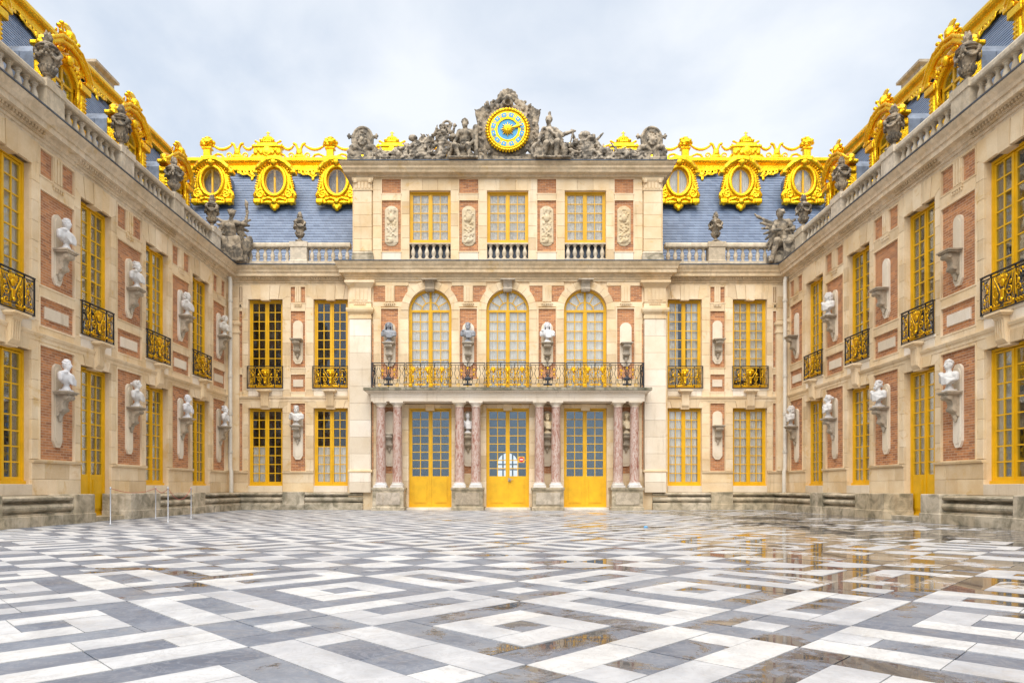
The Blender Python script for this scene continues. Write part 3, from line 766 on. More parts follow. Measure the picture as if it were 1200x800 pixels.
# ---- gilded window railings
def gilt_panel_mesh():
    def mk():
        s = Sculpt(0.006)
        # central mask with rays over crossed branches, scrolls to both sides
        s.ell((0, 0, 0.50), (0.062, 0.035, 0.08))
        for k in range(11):
            a = math.pi * (k / 10.0)
            s.cap((0.08 * math.cos(a), 0, 0.52 + 0.08 * math.sin(a)), (0.155 * math.cos(a), 0, 0.54 + 0.16 * math.sin(a)), 0.017, 0.006)
        s.box((0, 0, 0.28), (0.045, 0.022, 0.10), 0.02)
        s.ell((0, -0.02, 0.17), (0.035, 0.03, 0.04))
        for sg in (-1, 1):
            s.spiral((sg * 0.17, 0, 0.30), 0.095, 1.3, math.pi / 2 if sg > 0 else math.pi / 2, 0.014, -sg, 0.012)
            s.spiral((sg * 0.17, 0, 0.13), 0.07, 1.2, -math.pi / 2, 0.013, sg, 0.010)
            s.chain([(sg * 0.06, 0, 0.34), (sg * 0.13, 0, 0.47), (sg * 0.20, 0, 0.58), (sg * 0.23, 0, 0.66)], 0.014, 0.008)
            s.ell((sg * 0.22, 0, 0.46), (0.035, 0.02, 0.05), (0, sg * 30, 0)); s.ell((sg * 0.10, 0, 0.60), (0.03, 0.018, 0.03))
            s.spiral((sg * 0.42, 0, 0.55), 0.075, 1.2, 0, 0.0115, sg, 0.01); s.spiral((sg * 0.42, 0, 0.30), 0.085, 1.3, math.pi, 0.0115, -sg, 0.01)
            s.ell((sg * 0.42, 0, 0.43), (0.035, 0.02, 0.05)); s.ell((sg * 0.53, 0, 0.62), (0.02, 0.015, 0.035)); s.ell((sg * 0.50, 0, 0.20), (0.03, 0.015, 0.03))
            s.cap((sg * 0.33, 0, 0.66), (sg * 0.36, 0, 0.18), 0.012); s.cap((sg * 0.08, 0, 0.08), (sg * 0.26, 0, 0.06), 0.018)
            s.ell((sg * 0.30, -0.01, 0.09), (0.03, 0.03, 0.03))
            for q in (0.38, 0.46, 0.54): s.ring((sg * q, 0, 0.075), 0.028, 0.028, 0.010)
        return s.mesh('gilt_ornament', 'gold_bright', 0.0095)
    return cached('gilt', mk)
def iron_grid(w, h, posts, mid=0.12):
    b = MB()
    b.box(-w / 2, w / 2, -0.022, 0.022, h - 0.025, h); b.box(-w / 2, w / 2, -0.014, 0.014, h - 0.09, h - 0.075)
    b.box(-w / 2, w / 2, -0.016, 0.016, 0.0, 0.02); b.box(-w / 2, w / 2, -0.012, 0.012, mid, mid + 0.014)
    for p_ in posts: b.box(p_ - 0.011, p_ + 0.011, -0.0135, 0.0135, 0.02, h - 0.025)
    return b
def railing(parent, cx, y, z, w=1.26, h=0.78):
    def mk():
        b = iron_grid(w, h, [-w / 2 + 0.012, -w / 2 + 0.30, w / 2 - 0.30, w / 2 - 0.012])
        for s in (-1, 1):
            b.box(s * (w / 2 - 0.011) - 0.011, s * (w / 2 - 0.011) + 0.011, 0.014, 0.16, h - 0.025, h - 0.002)
            b.box(s * (w / 2 - 0.011) - 0.011, s * (w / 2 - 0.011) + 0.011, 0.014, 0.16, 0.002, 0.018)
            for q in np.linspace(0.04, 0.26, 5):
                b.tube([(s * (w / 2 - 0.012 - q), 0, 0.13), (s * (w / 2 - q - 0.04), 0, 0.33), (s * (w / 2 - 0.31 + q), 0, 0.52), (s * (w / 2 - 0.012 - q), 0, h - 0.08)], 0.007, 4)
        for q in np.linspace(-0.27, 0.27, 7):
            b.tube([(q, 0.012, 0.13), (q * 0.6 + 0.03, 0.012, 0.36), (q * 1.1, 0.012, h - 0.08)], 0.007, 4)
        return b.mesh('window_railing', 'black_iron')
    o = link('window_railing', cached(('rail', w, h), mk), parent, (cx, y, z))
    link('gilt_ornament', gilt_panel_mesh(), o, (0, -0.012, 0.015))
    return o

# ------------------------------------------------------------------ sculpture meshes
def bust_mesh(kind, mat):
    def mk():
        s = Sculpt(0.022); rs = random.Random(hash(kind) % 97 if isinstance(kind, int) else 5)
        s.box((0, 0, 0.022), (0.115, 0.10, 0.022), 0.008, k=0.006); s.cap((0, 0, 0.05), (0, 0, 0.055), 0.085, k=0.012); s.cap((0, 0, 0.07), (0, 0, 0.17), 0.05, 0.06, 0.02)
        s.ell((0, 0, 0.285), (0.205, 0.125, 0.13)); s.ell((0, -0.035, 0.30), (0.16, 0.115, 0.11))
        s.cap((-0.165, 0.01, 0.35), (0.165, 0.01, 0.35), 0.072)
        s.cap((-0.20, 0.0, 0.33), (-0.215, 0.0, 0.25), 0.065, 0.05); s.cap((0.20, 0.0, 0.33), (0.215, 0.0, 0.25), 0.065, 0.05)
        s.cap((0, 0.0, 0.38), (0, -0.012, 0.47), 0.06, 0.053, 0.03)
        # head
        s.ell((0, -0.005, 0.575), (0.073, 0.092, 0.10), k=0.012); s.ell((0, -0.045, 0.525), (0.055, 0.05, 0.058), k=0.015)
        s.cap((0, -0.095, 0.585), (0, -0.118, 0.552), 0.011, 0.016, 0.008)
        s.cap((-0.04, -0.082, 0.602), (0.04, -0.082, 0.602), 0.013, k=0.01)
        for sg in (-1, 1):
            s.ell((sg * 0.030, -0.098, 0.582), (0.016, 0.012, 0.011), k=0.008, sub=True)
            s.ell((sg * 0.074, 0.0, 0.565), (0.012, 0.02, 0.03), k=0.008)
        s.cap((-0.018, -0.10, 0.522), (0.018, -0.10, 0.522), 0.009, k=0.006)
        # hair
        if kind == 0:      # short curls
            for i in range(60):
                a = rs.uniform(0, 6.283); e = rs.uniform(0.05, 1.5)
                x, y, z = math.cos(a) * math.cos(e), math.sin(a) * math.cos(e), math.sin(e)
                if y < -0.55 and z < 0.62: continue
                s.ell((0.075 * x, -0.0 + 0.094 * y, 0.585 + 0.098 * z), (0.021, 0.021, 0.021), k=0.008)
        elif kind == 1:    # full wig and beard-like curls to the shoulders
            for i in range(110):
                a = rs.uniform(-0.35, 3.49); zz = rs.uniform(0.40, 0.68)
                rr = 0.085 + 0.028 * math.sin((0.70 - zz) * 9)
                if zz > 0.64: rr = 0.06
                s.ell((rr * math.cos(a), 0.01 + rr * math.sin(a), zz), (0.026, 0.026, 0.03), k=0.008)
            s.ell((0, 0.0, 0.66), (0.07, 0.085, 0.035))
        elif kind == 2:    # woman, hair gathered in a bun
            s.ell((0, 0.02, 0.60), (0.082, 0.092, 0.092)); s.ell((0, 0.115, 0.59), (0.05, 0.05, 0.05)); s.cap((0.04, 0.06, 0.5), (0.075, -0.01, 0.41), 0.024, 0.016)
            for i in range(14):
                a = math.pi * i / 13; s.ell((0.078 * math.cos(a), -0.05, 0.60 + 0.075 * math.sin(a)), (0.02, 0.025, 0.02), k=0.008)
            for sg in (-1, 1): s.ell((sg * 0.075, -0.085, 0.30), (0.055, 0.05, 0.06))
        else:              # bearded man in a laurel wreath
            for i in range(36):
                a = rs.uniform(-0.5, 3.64); zz = rs.uniform(0.52, 0.67)
                s.ell((0.078 * math.cos(a), 0.098 * math.sin(a) * 0.9, zz), (0.02, 0.02, 0.022), k=0.008)
            for i in range(24):
                s.ell((rs.uniform(-0.045, 0.045), -0.085 + rs.uniform(-0.015, 0.03), rs.uniform(0.455, 0.52)), (0.02, 0.02, 0.024), k=0.008)
            s.ell((0, 0.005, 0.66), (0.068, 0.085, 0.035))
        # cloak thrown over one shoulder
        for i in range(7):
            q = i / 6.0
            s.chain([(-0.21 + 0.05 * q, -0.03 - 0.02 * q, 0.40 - 0.012 * i), (-0.06 + 0.03 * q, -0.135, 0.34 - 0.030 * i), (0.10, -0.135, 0.26 - 0.018 * i), (0.20, -0.05, 0.22 + 0.006 * i)], 0.02, 0.016, 0.012)
        s.ell((-0.15, -0.06, 0.40), (0.06, 0.06, 0.045))
        return s.mesh('bust', mat, 0.0125, 1.0, 0.0015, 3)
    return cached(('bust', kind, mat), mk)

def urn_mesh():
    def mk():
        s = Sculpt(0.012)
        s.box((0, 0, 0.03), (0.17, 0.17, 0.03), 0.01, k=0.005); s.ell((0, 0, 0.085), (0.13, 0.13, 0.035)); s.cap((0, 0, 0.1), (0, 0, 0.2), 0.065, 0.055)
        s.ell((0, 0, 0.22), (0.11, 0.11, 0.025)); s.ell((0, 0, 0.31), (0.145, 0.145, 0.085))
        s.cap((0, 0, 0.34), (0, 0, 0.60), 0.115, 0.185)
        for k in range(14):
            a = 2 * math.pi * k / 14
            s.cap((0.12 * math.cos(a), 0.12 * math.sin(a), 0.25), (0.165 * math.cos(a), 0.165 * math.sin(a), 0.37), 0.02, 0.024, 0.008)
        s.ell((0, 0, 0.78), (0.235, 0.235, 0.035)); s.ell((0, 0, 0.73), (0.215, 0.215, 0.03)); s.ell((0, 0, 0.84), (0.17, 0.17, 0.07))
        for k in range(4):
            a0 = math.pi / 4 + k * math.pi / 2
            for j in range(9):
                q = j / 8; a = a0 + q * math.pi / 2; zz = 0.70 - 0.16 * math.sin(math.pi * q)
                s.ell((0.215 * math.cos(a), 0.215 * math.sin(a), zz), (0.034, 0.034, 0.032), k=0.004)
            s.ell((0.225 * math.cos(a0), 0.225 * math.sin(a0), 0.70), (0.05, 0.05, 0.07), k=0.006); s.ell((0.235 * math.cos(a0), 0.235 * math.sin(a0), 0.56), (0.03, 0.03, 0.05), k=0.01)
        s.cap((0, 0, 0.88), (0, 0, 0.94), 0.09, 0.07)
        rs = random.Random(3)
        for k in range(22):
            a = k * 2.4; q = k / 22
            s.cap((0.07 * math.cos(a) * (1 - q * 0.6), 0.07 * math.sin(a) * (1 - q * 0.6), 0.94 + 0.14 * q), (0.12 * math.cos(a) * (1 - q * 0.75), 0.12 * math.sin(a) * (1 - q * 0.75), 0.99 + 0.2 * q), 0.03, 0.014, 0.01)
        return s.mesh('urn', 'weathered_stone', 0.017, 1.0, 0.002, 5)
    return cached('urn', mk)

def helmet_trophy(s, x, y, z, k=1.0, rs=None):
    """a pile of arms: helmet, shields, branches, feather plumes"""
    rs = rs or random.Random(1)
    s.ell((x, y, z + 0.34 * k), (0.13 * k, 0.15 * k, 0.15 * k)); s.ell((x, y - 0.06 * k, z + 0.26 * k), (0.11 * k, 0.1 * k, 0.1 * k))
    for i in range(9):
        a = math.pi * (0.15 + 0.8 * i / 8)
        s.cap((x + 0.08 * k * math.cos(a), y + 0.02, z + (0.42 + 0.06 * math.sin(a)) * k), (x + 0.22 * k * math.cos(a) - 0.05 * k, y + 0.05, z + (0.44 + 0.2 * math.sin(a)) * k), 0.045 * k, 0.03 * k)

def standing_noise(s, x0, x1, y0, y1, hfun, n, rs, rmin=0.05, rmax=0.13):
    for i in range(n):
        x = rs.uniform(x0, x1); h = hfun(x); z = h * rs.random() ** 0.7; y = rs.uniform(y0, y1)
        r = rs.uniform(rmin, rmax)
        kind = rs.random()
        if kind < 0.45: s.ell((x, y, z), (r, r * rs.uniform(0.5, 0.9), r * rs.uniform(0.6, 1.3)), (rs.uniform(-60, 60), rs.uniform(-60, 60), 0))
        elif kind < 0.8:
            a = rs.uniform(0.2, 2.9); L = rs.uniform(0.15, 0.38)
            s.cap((x, y, z), (x + L * math.cos(a), y - rs.uniform(-0.05, 0.08), max(0.03, z + L * math.sin(a) * 0.8)), r * 0.5, r * 0.22)
        else: s.ring((x, y - 0.04, max(r, z)), r * 1.1, r * 1.1, r * 0.35)

def trophy_mesh(side):
    def mk():
        rs = random.Random(11 + side); s = Sculpt(0.009)
        if side < 0:     # x from 0 (clock side) to -2.85 outwards
            h = lambda x: 0.36 + 0.72 * max(0, 1 - abs(x + 0.2) / 1.9) + 0.45 * max(0, 1 - abs(x + 0.25) / 0.5)
            standing_noise(s, -2.75, 0.05, -0.16, 0.12, h, 260, rs); standing_noise(s, 0.0, 1.0, 0.06, 0.30, lambda x: 0.75 + 0.35 * x, 90, rs)
            # a crouching captive beside the seated figure
            s.cap((-0.45, 0, 0.15), (-0.35, -0.02, 0.75), 0.18, 0.14); s.ell((-0.28, -0.08, 1.02), (0.10, 0.11, 0.13)); s.cap((-0.35, -0.1, 0.75), (-0.02, -0.12, 0.62), 0.08, 0.06)
            s.cap((0.0, 0, 0.9), (0.06, 0, 1.3), 0.05, 0.04); s.ell((0.08, 0, 1.33), (0.07, 0.06, 0.06)); s.cap((-0.45, -0.12, 0.2), (-0.1, -0.18, 0.45), 0.1, 0.08)
            s.ell((-1.1, -0.05, 0.42), (0.24, 0.14, 0.36)); s.ell((-1.35, -0.08, 0.85), (0.16, 0.12, 0.11)); s.ell((-1.9, 0, 0.3), (0.22, 0.12, 0.28)); s.ell((-2.35, 0, 0.28), (0.16, 0.1, 0.18))
            s.cap((-1.6, 0, 0.2), (-1.0, 0.04, 0.95), 0.05, 0.09)
        else:
            h = lambda x: 0.36 + 0.75 * max(0, 1 - abs(x - 0.55) / 0.75) + 0.15 * max(0, 1 - abs(x - 1.7) / 0.4)
            standing_noise(s, 0.0, 2.5, -0.16, 0.12, h, 250, rs); standing_noise(s, -1.2, 0.05, 0.06, 0.30, lambda x: 0.7 - 0.3 * x, 90, rs)
            s.ell((0.55, -0.03, 0.5), (0.30, 0.16, 0.45)); s.ell((0.5, -0.02, 0.95), (0.22, 0.16, 0.16)); s.cap((0.7, 0, 0.6), (1.12, 0, 1.05), 0.09, 0.03)
            s.cap((0.3, 0, 0.5), (0.1, 0.02, 1.0), 0.08, 0.05)
            for i in range(5): s.cap((0.75 + 0.06 * i, -0.05, 0.15), (0.85 + 0.10 * i, 0, 0.72 - 0.07 * i), 0.05, 0.04)
            s.ell((1.7, 0, 0.3), (0.2, 0.12, 0.22)); s.ell((2.2, 0, 0.25), (0.16, 0.1, 0.2))
        s.box(((-0.85 if side < 0 else 0.65), 0.06, 0.12), (1.92 if side < 0 else 1.88, 0.16, 0.13), 0.02)
        return s.mesh('trophy', 'weathered_stone', 0.019, 1.0, 0.009, 4)
    return cached(('trophy', side), mk)

def hercules_mesh():
    s = Sculpt(0.035)      # seated bearded nude, club arm down, turned a little to the clock; origin under the seat
    s.ell((-0.05, 0.12, 0.28), (0.38, 0.24, 0.30)); s.ell((0.2, 0.15, 0.2), (0.3, 0.2, 0.22))
    s.cap((0, 0.02, 0.55), (0.03, 0.02, 0.75), 0.17, 0.16); s.cap((0.03, 0.0, 0.8), (0.05, 0.0, 0.98), 0.185, 0.20)
    s.ell((-0.05, -0.15, 0.97), (0.11, 0.07, 0.08)); s.ell((0.14, -0.15, 0.97), (0.11, 0.07, 0.08))
    for i in range(3): s.ell((-0.03, -0.15, 0.62 + 0.09 * i), (0.05, 0.04, 0.04)); s.ell((0.08, -0.15, 0.62 + 0.09 * i), (0.05, 0.04, 0.04))
    s.cap((-0.14, 0, 1.07), (0.24, 0, 1.07), 0.10); s.cap((0.05, 0, 1.1), (0.04, -0.03, 1.22), 0.08)
    s.ell((0.03, -0.04, 1.33), (0.10, 0.12, 0.14), k=0.02); s.ell((0.03, -0.12, 1.25), (0.075, 0.06, 0.10), k=0.02)
    rs = random.Random(2)
    for i in range(30):
        a = rs.uniform(0, 6.28); e = rs.uniform(0.1, 1.4); y = math.sin(a) * math.cos(e)
        if y < -0.5 and math.sin(e) < 0.6: continue
        s.ell((0.03 + 0.11 * math.cos(a) * math.cos(e), -0.03 + 0.12 * y, 1.36 + 0.13 * math.sin(e)), (0.035, 0.035, 0.035), k=0.012)
    s.cap((0.26, 0, 1.06), (0.36, -0.02, 0.78), 0.085, 0.07); s.cap((0.36, -0.02, 0.78), (0.24, -0.2, 0.58), 0.065, 0.05); s.ell((0.22, -0.22, 0.56), (0.06, 0.06, 0.05))
    s.cap((-0.17, 0, 1.05), (-0.28, -0.04, 0.80), 0.085, 0.065); s.cap((-0.28, -0.04, 0.80), (-0.36, -0.14, 0.58), 0.06, 0.045); s.ell((-0.38, -0.16, 0.55), (0.06, 0.05, 0.05))
    s.cap((0.10, -0.02, 0.48), (0.16, -0.34, 0.46), 0.13, 0.10); s.cap((0.16, -0.34, 0.46), (0.20, -0.30, 0.10), 0.085, 0.055); s.cap((0.20, -0.28, 0.06), (0.22, -0.42, 0.04), 0.05, 0.035)
    s.cap((-0.10, -0.02, 0.48), (-0.30, -0.30, 0.46), 0.13, 0.10); s.cap((-0.30, -0.30, 0.46), (-0.14, -0.30, 0.10), 0.085, 0.055); s.cap((-0.14, -0.28, 0.06), (-0.14, -0.42, 0.04), 0.05, 0.035)
    s.cap((0.42, -0.05, 0.05), (0.40, -0.02, 1.18), 0.07, 0.10, 0.02); s.ell((0.40, -0.02, 1.22), (0.10, 0.09, 0.1), k=0.02)
    s.cap((-0.38, -0.16, 0.55), (-0.55, -0.05, 0.10), 0.05, 0.09)
    s.box((0, -0.05, 0.03), (0.5, 0.38, 0.035), 0.02)
    return s.mesh('statue', 'weathered_stone', 0.02, 1.0, 0.004, 6)

def mars_mesh():
    s = Sculpt(0.035)      # seated helmeted figure in a draped cloak, arm stretched out on a sword
    s.ell((0.05, 0.12, 0.32), (0.42, 0.24, 0.34)); s.ell((-0.25, 0.1, 0.25), (0.3, 0.2, 0.26))
    s.cap((0.0, 0.0, 0.6), (-0.05, 0.0, 1.05), 0.19, 0.19); s.cap((-0.22, 0, 1.16), (0.14, 0, 1.14), 0.10)
    s.cap((-0.05, 0, 1.18), (-0.07, -0.03, 1.32), 0.075); s.ell((-0.08, -0.05, 1.42), (0.095, 0.12, 0.13), k=0.02)
    s.cap((-0.11, -0.15, 1.42), (-0.12, -0.17, 1.39), 0.02, 0.022, 0.01)
    s.ell((-0.06, 0.0, 1.50), (0.12, 0.14, 0.11), k=0.015); s.cap((-0.15, -0.1, 1.52), (0.02, -0.1, 1.50), 0.03)
    for i in range(8): s.cap((-0.05, -0.08 + 0.03 * i, 1.58), (-0.04 + 0.01 * i, -0.1 + 0.045 * i, 1.72 - 0.01 * i), 0.035, 0.025)
    s.ell((-0.05, 0.0, 1.70), (0.05, 0.07, 0.06))
    s.cap((0.15, 0, 1.13), (0.38, -0.02, 0.96), 0.09, 0.08); s.cap((0.38, -0.02, 0.96), (0.72, -0.05, 1.06), 0.075, 0.05); s.ell((0.76, -0.05, 1.08), (0.06, 0.05, 0.05))
    s.cap((0.78, -0.05, 1.10), (0.66, -0.02, 0.62), 0.035, 0.028, 0.01); s.cap((0.70, -0.05, 1.12), (0.84, -0.05, 1.08), 0.03, k=0.01)
    s.cap((-0.24, 0, 1.14), (-0.38, -0.06, 0.88), 0.09, 0.07); s.cap((-0.38, -0.06, 0.88), (-0.42, -0.2, 0.66), 0.065, 0.05)
    for i in range(6): s.chain([(-0.22 + 0.03 * i, -0.12, 1.14), (-0.02 + 0.03 * i, -0.2, 0.98 - 0.02 * i), (0.22, -0.16, 0.93 - 0.05 * i), (0.42, -0.06, 0.88 - 0.09 * i)], 0.035, 0.03, 0.02)
    s.cap((0.12, -0.02, 0.55), (0.20, -0.36, 0.55), 0.15, 0.12); s.cap((0.20, -0.36, 0.55), (0.16, -0.30, 0.12), 0.10, 0.07); s.cap((0.16, -0.3, 0.06), (0.17, -0.44, 0.04), 0.055, 0.04)
    s.cap((-0.10, -0.02, 0.55), (-0.16, -0.36, 0.50), 0.15, 0.12); s.cap((-0.16, -0.36, 0.50), (-0.26, -0.26, 0.12), 0.10, 0.07); s.cap((-0.26, -0.28, 0.06), (-0.28, -0.42, 0.04), 0.055, 0.04)
    s.ell((0.45, 0.0, 0.4), (0.14, 0.12, 0.3)); s.ring((-0.45, -0.15, 0.35), 0.2, 0.24, 0.06); s.ell((-0.45, -0.1, 0.35), (0.18, 0.06, 0.22))
    s.box((0.05, -0.05, 0.03), (0.6, 0.40, 0.035), 0.02)
    return s.mesh('statue', 'weathered_stone', 0.02, 1.0, 0.006, 8)

def clock_surround_mesh():
    s = Sculpt(0.014)       # origin at the dial centre, z -1.09 is the cornice
    s.ring((0, 0.03, 0), 0.80, 0.80, 0.11); s.box((0, 0.14, -0.55), (0.62, 0.16, 0.55), 0.04); s.ell((0, 0.12, 0), (0.82, 0.14, 0.82))
    s.box((0, -0.02, -0.98), (0.52, 0.16, 0.11), 0.02)
    rs = random.Random(4)
    for sg in (-1, 1):
        # banners and wings flanking the dial
        for i in range(7):
            a = 1.15 + 0.10 * i
            s.cap((sg * (0.78 - 0.03 * i), 0.05, -0.6 + 0.12 * i), (sg * (1.08 - 0.075 * i), 0.02 - 0.02 * (i % 2), 0.72 + 0.05 * i - (0.10 if i > 4 else 0)), 0.075, 0.055)
        s.cap((sg * 1.0, 0, 0.72), (sg * 1.14, -0.02, 0.80), 0.05, 0.02); s.cap((sg * 0.72, 0, 0.90), (sg * 0.80, -0.02, 1.00), 0.05, 0.02)
        s.spiral((sg * 0.95, 0.02, -0.78), 0.2, 1.3, math.pi / 2, 0.07, -sg, 0.03)
        s.chain([(sg * 0.88, 0.02, -0.6), (sg * 1.02, 0.0, -0.2), (sg * 1.0, 0, 0.25), (sg * 0.86, 0, 0.6)], 0.08, 0.06)
        s.spiral((sg * 0.42, -0.02, 0.98), 0.16, 1.2, -math.pi / 2, 0.05, sg, 0.03)
        s.chain([(sg * 0.55, 0, 0.85), (sg * 0.35, -0.02, 1.05), (sg * 0.2, -0.02, 1.3)], 0.09, 0.07)
        for i in range(14): s.ell((sg * rs.uniform(0.25, 0.75), rs.uniform(-0.08, 0.02), rs.uniform(0.78, 1.08)), (0.06, 0.05, 0.06), k=0.01)
    # shell crest over a grotesque mask with open mouth
    for i in range(9):
        a = math.pi * (0.02 + 0.96 * i / 8)
        s.cap((0.10 * math.cos(a), 0.0, 1.12 + 0.06 * math.sin(a)), (0.31 * math.cos(a), 0.02, 1.14 + 0.33 * math.sin(a)), 0.06, 0.075)
    s.ell((0, -0.10, 1.12), (0.16, 0.10, 0.16)); s.cap((0, -0.18, 1.2), (0, -0.2, 1.12), 0.03, 0.04)
    s.ell((0, 0.0, 0.88), (0.28, 0.10, 0.12)); s.ell((0, -0.08, 0.99), (0.2, 0.12, 0.14))
    s.box((0, 0.12, -0.9), (1.15, 0.12, 0.2), 0.03)
    for i in range(90):
        a = rs.uniform(-0.9, 4.04); rr = rs.uniform(0.86, 1.05)
        s.ell((rr * math.cos(a), rs.uniform(-0.06, 0.04), rr * math.sin(a)), (rs.uniform(0.03, 0.08), 0.05, rs.uniform(0.03, 0.09)), (0, rs.uniform(-60, 60), 0), k=0.006)
    s.ell((0, -0.2, 0.97), (0.10, 0.16, 0.085), k=0.01, sub=True)
    return s.mesh('carved_surround', 'weathered_stone', 0.022, 1.0, 0.005, 9)

def cartouche_mesh():
    s = Sculpt(0.02)
    s.ell((0, 0.02, 0.80), (0.34, 0.11, 0.44)); s.ring((0, -0.03, 0.80), 0.34, 0.44, 0.05); s.ell((0, -0.1, 0.78), (0.17, 0.05, 0.2))
    for i in range(10): a = 0.628 * i; s.ell((0.14 * math.cos(a), -0.13, 0.78 + 0.17 * math.sin(a)), (0.04, 0.03, 0.04), k=0.008)
    s.ell((0, -0.14, 0.78), (0.06, 0.04, 0.07)); s.ell((0.03, -0.09, 1.05), (0.12, 0.04, 0.04), (0, 25, 0))
    for sg in (-1, 1):
        s.cap((sg * 0.36, 0, 0.92), (sg * 0.50, 0, 0.96), 0.06, 0.045); s.cap((sg * 0.47, 0, 1.02), (sg * 0.47, 0, 0.88), 0.035)
        s.chain([(sg * 0.08, -0.03, 0.45), (sg * 0.2, -0.08, 0.52), (sg * 0.36, -0.03, 0.55), (sg * 0.45, 0, 0.42), (sg * 0.3, 0, 0.30)], 0.09, 0.10)
        s.spiral((sg * 0.36, -0.02, 0.2), 0.15, 1.3, math.pi / 2, 0.06, -sg, 0.03); s.cap((sg * 0.09, -0.04, 0.05), (sg * 0.10, -0.06, 0.42), 0.07, 0.06); s.cap((sg * 0.24, 0, 0.05), (sg * 0.2, -0.02, 0.35), 0.11, 0.10)
    s.box((0, 0, 0.08), (0.50, 0.18, 0.10), 0.02)
    return s.mesh('cartouche', 'weathered_stone', 0.02, 1.0, 0.003, 2)

def victory_mesh():
    s = Sculpt(0.04)       # seated winged woman, one arm raised with a torch, heavy skirt
    s.ell((0.0, 0.12, 0.3), (0.42, 0.3, 0.34)); s.box((0, 0.1, 0.12), (0.48, 0.34, 0.13), 0.05)
    s.cap((0, 0.02, 0.65), (-0.04, 0.0, 1.05), 0.17, 0.17); s.cap((-0.19, 0, 1.22), (0.14, 0, 1.24), 0.085); s.ell((-0.10, -0.13, 1.1), (0.08, 0.07, 0.08)); s.ell((0.06, -0.13, 1.1), (0.08, 0.07, 0.08))
    s.cap((-0.02, 0, 1.26), (0.0, -0.03, 1.38), 0.06); s.ell((0.02, -0.05, 1.50), (0.09, 0.11, 0.125), k=0.02); s.ell((0.0, 0.03, 1.55), (0.11, 0.11, 0.10), k=0.02); s.cap((-0.1, -0.02, 1.59), (0.12, -0.02, 1.59), 0.035, k=0.02)
    s.cap((0.04, -0.15, 1.50), (0.045, -0.17, 1.47), 0.016, 0.02, 0.01)
    s.cap((0.16, 0, 1.23), (0.40, 0.0, 1.22), 0.07, 0.06); s.cap((0.40, 0, 1.22), (0.46, -0.03, 1.52), 0.055, 0.04); s.ell((0.46, -0.03, 1.58), (0.05, 0.045, 0.055)); s.cap((0.46, -0.03, 1.5), (0.44, -0.03, 1.82), 0.03, 0.05, 0.01); s.cap((0.44, -0.03, 1.8), (0.40, -0.03, 1.95), 0.05, 0.01)
    s.cap((-0.21, 0, 1.2), (-0.36, -0.08, 0.95), 0.07, 0.055); s.cap((-0.36, -0.08, 0.95), (-0.15, -0.28, 0.82), 0.05, 0.04)
    for sg in (-1, 1):
        for i in range(6): s.cap((sg * 0.15, 0.16, 1.25 - 0.04 * i), (sg * (0.50 - 0.03 * i), 0.22, 1.42 - 0.17 * i), 0.06, 0.035)
    s.cap((0.10, -0.02, 0.62), (0.24, -0.40, 0.62), 0.16, 0.13); s.cap((0.24, -0.40, 0.62), (0.30, -0.34, 0.12), 0.12, 0.12)
    s.cap((-0.10, -0.02, 0.62), (-0.14, -0.42, 0.58), 0.16, 0.13); s.cap((-0.14, -0.42, 0.58), (-0.20, -0.32, 0.12), 0.12, 0.12)
    for i in range(9): s.chain([(-0.18 + 0.05 * i, -0.42, 0.66), (-0.24 + 0.07 * i, -0.46, 0.40), (-0.30 + 0.085 * i, -0.40, 0.04)], 0.05, 0.055, 0.015)
    s.ell((0.42, 0.0, 0.5), (0.16, 0.16, 0.40), (0, 20, 0)); s.ell((-0.4, 0.0, 0.55), (0.12, 0.2, 0.35), (0, -15, 0))
    return s.mesh('statue', 'weathered_stone', 0.021, 1.0, 0.006, 12)

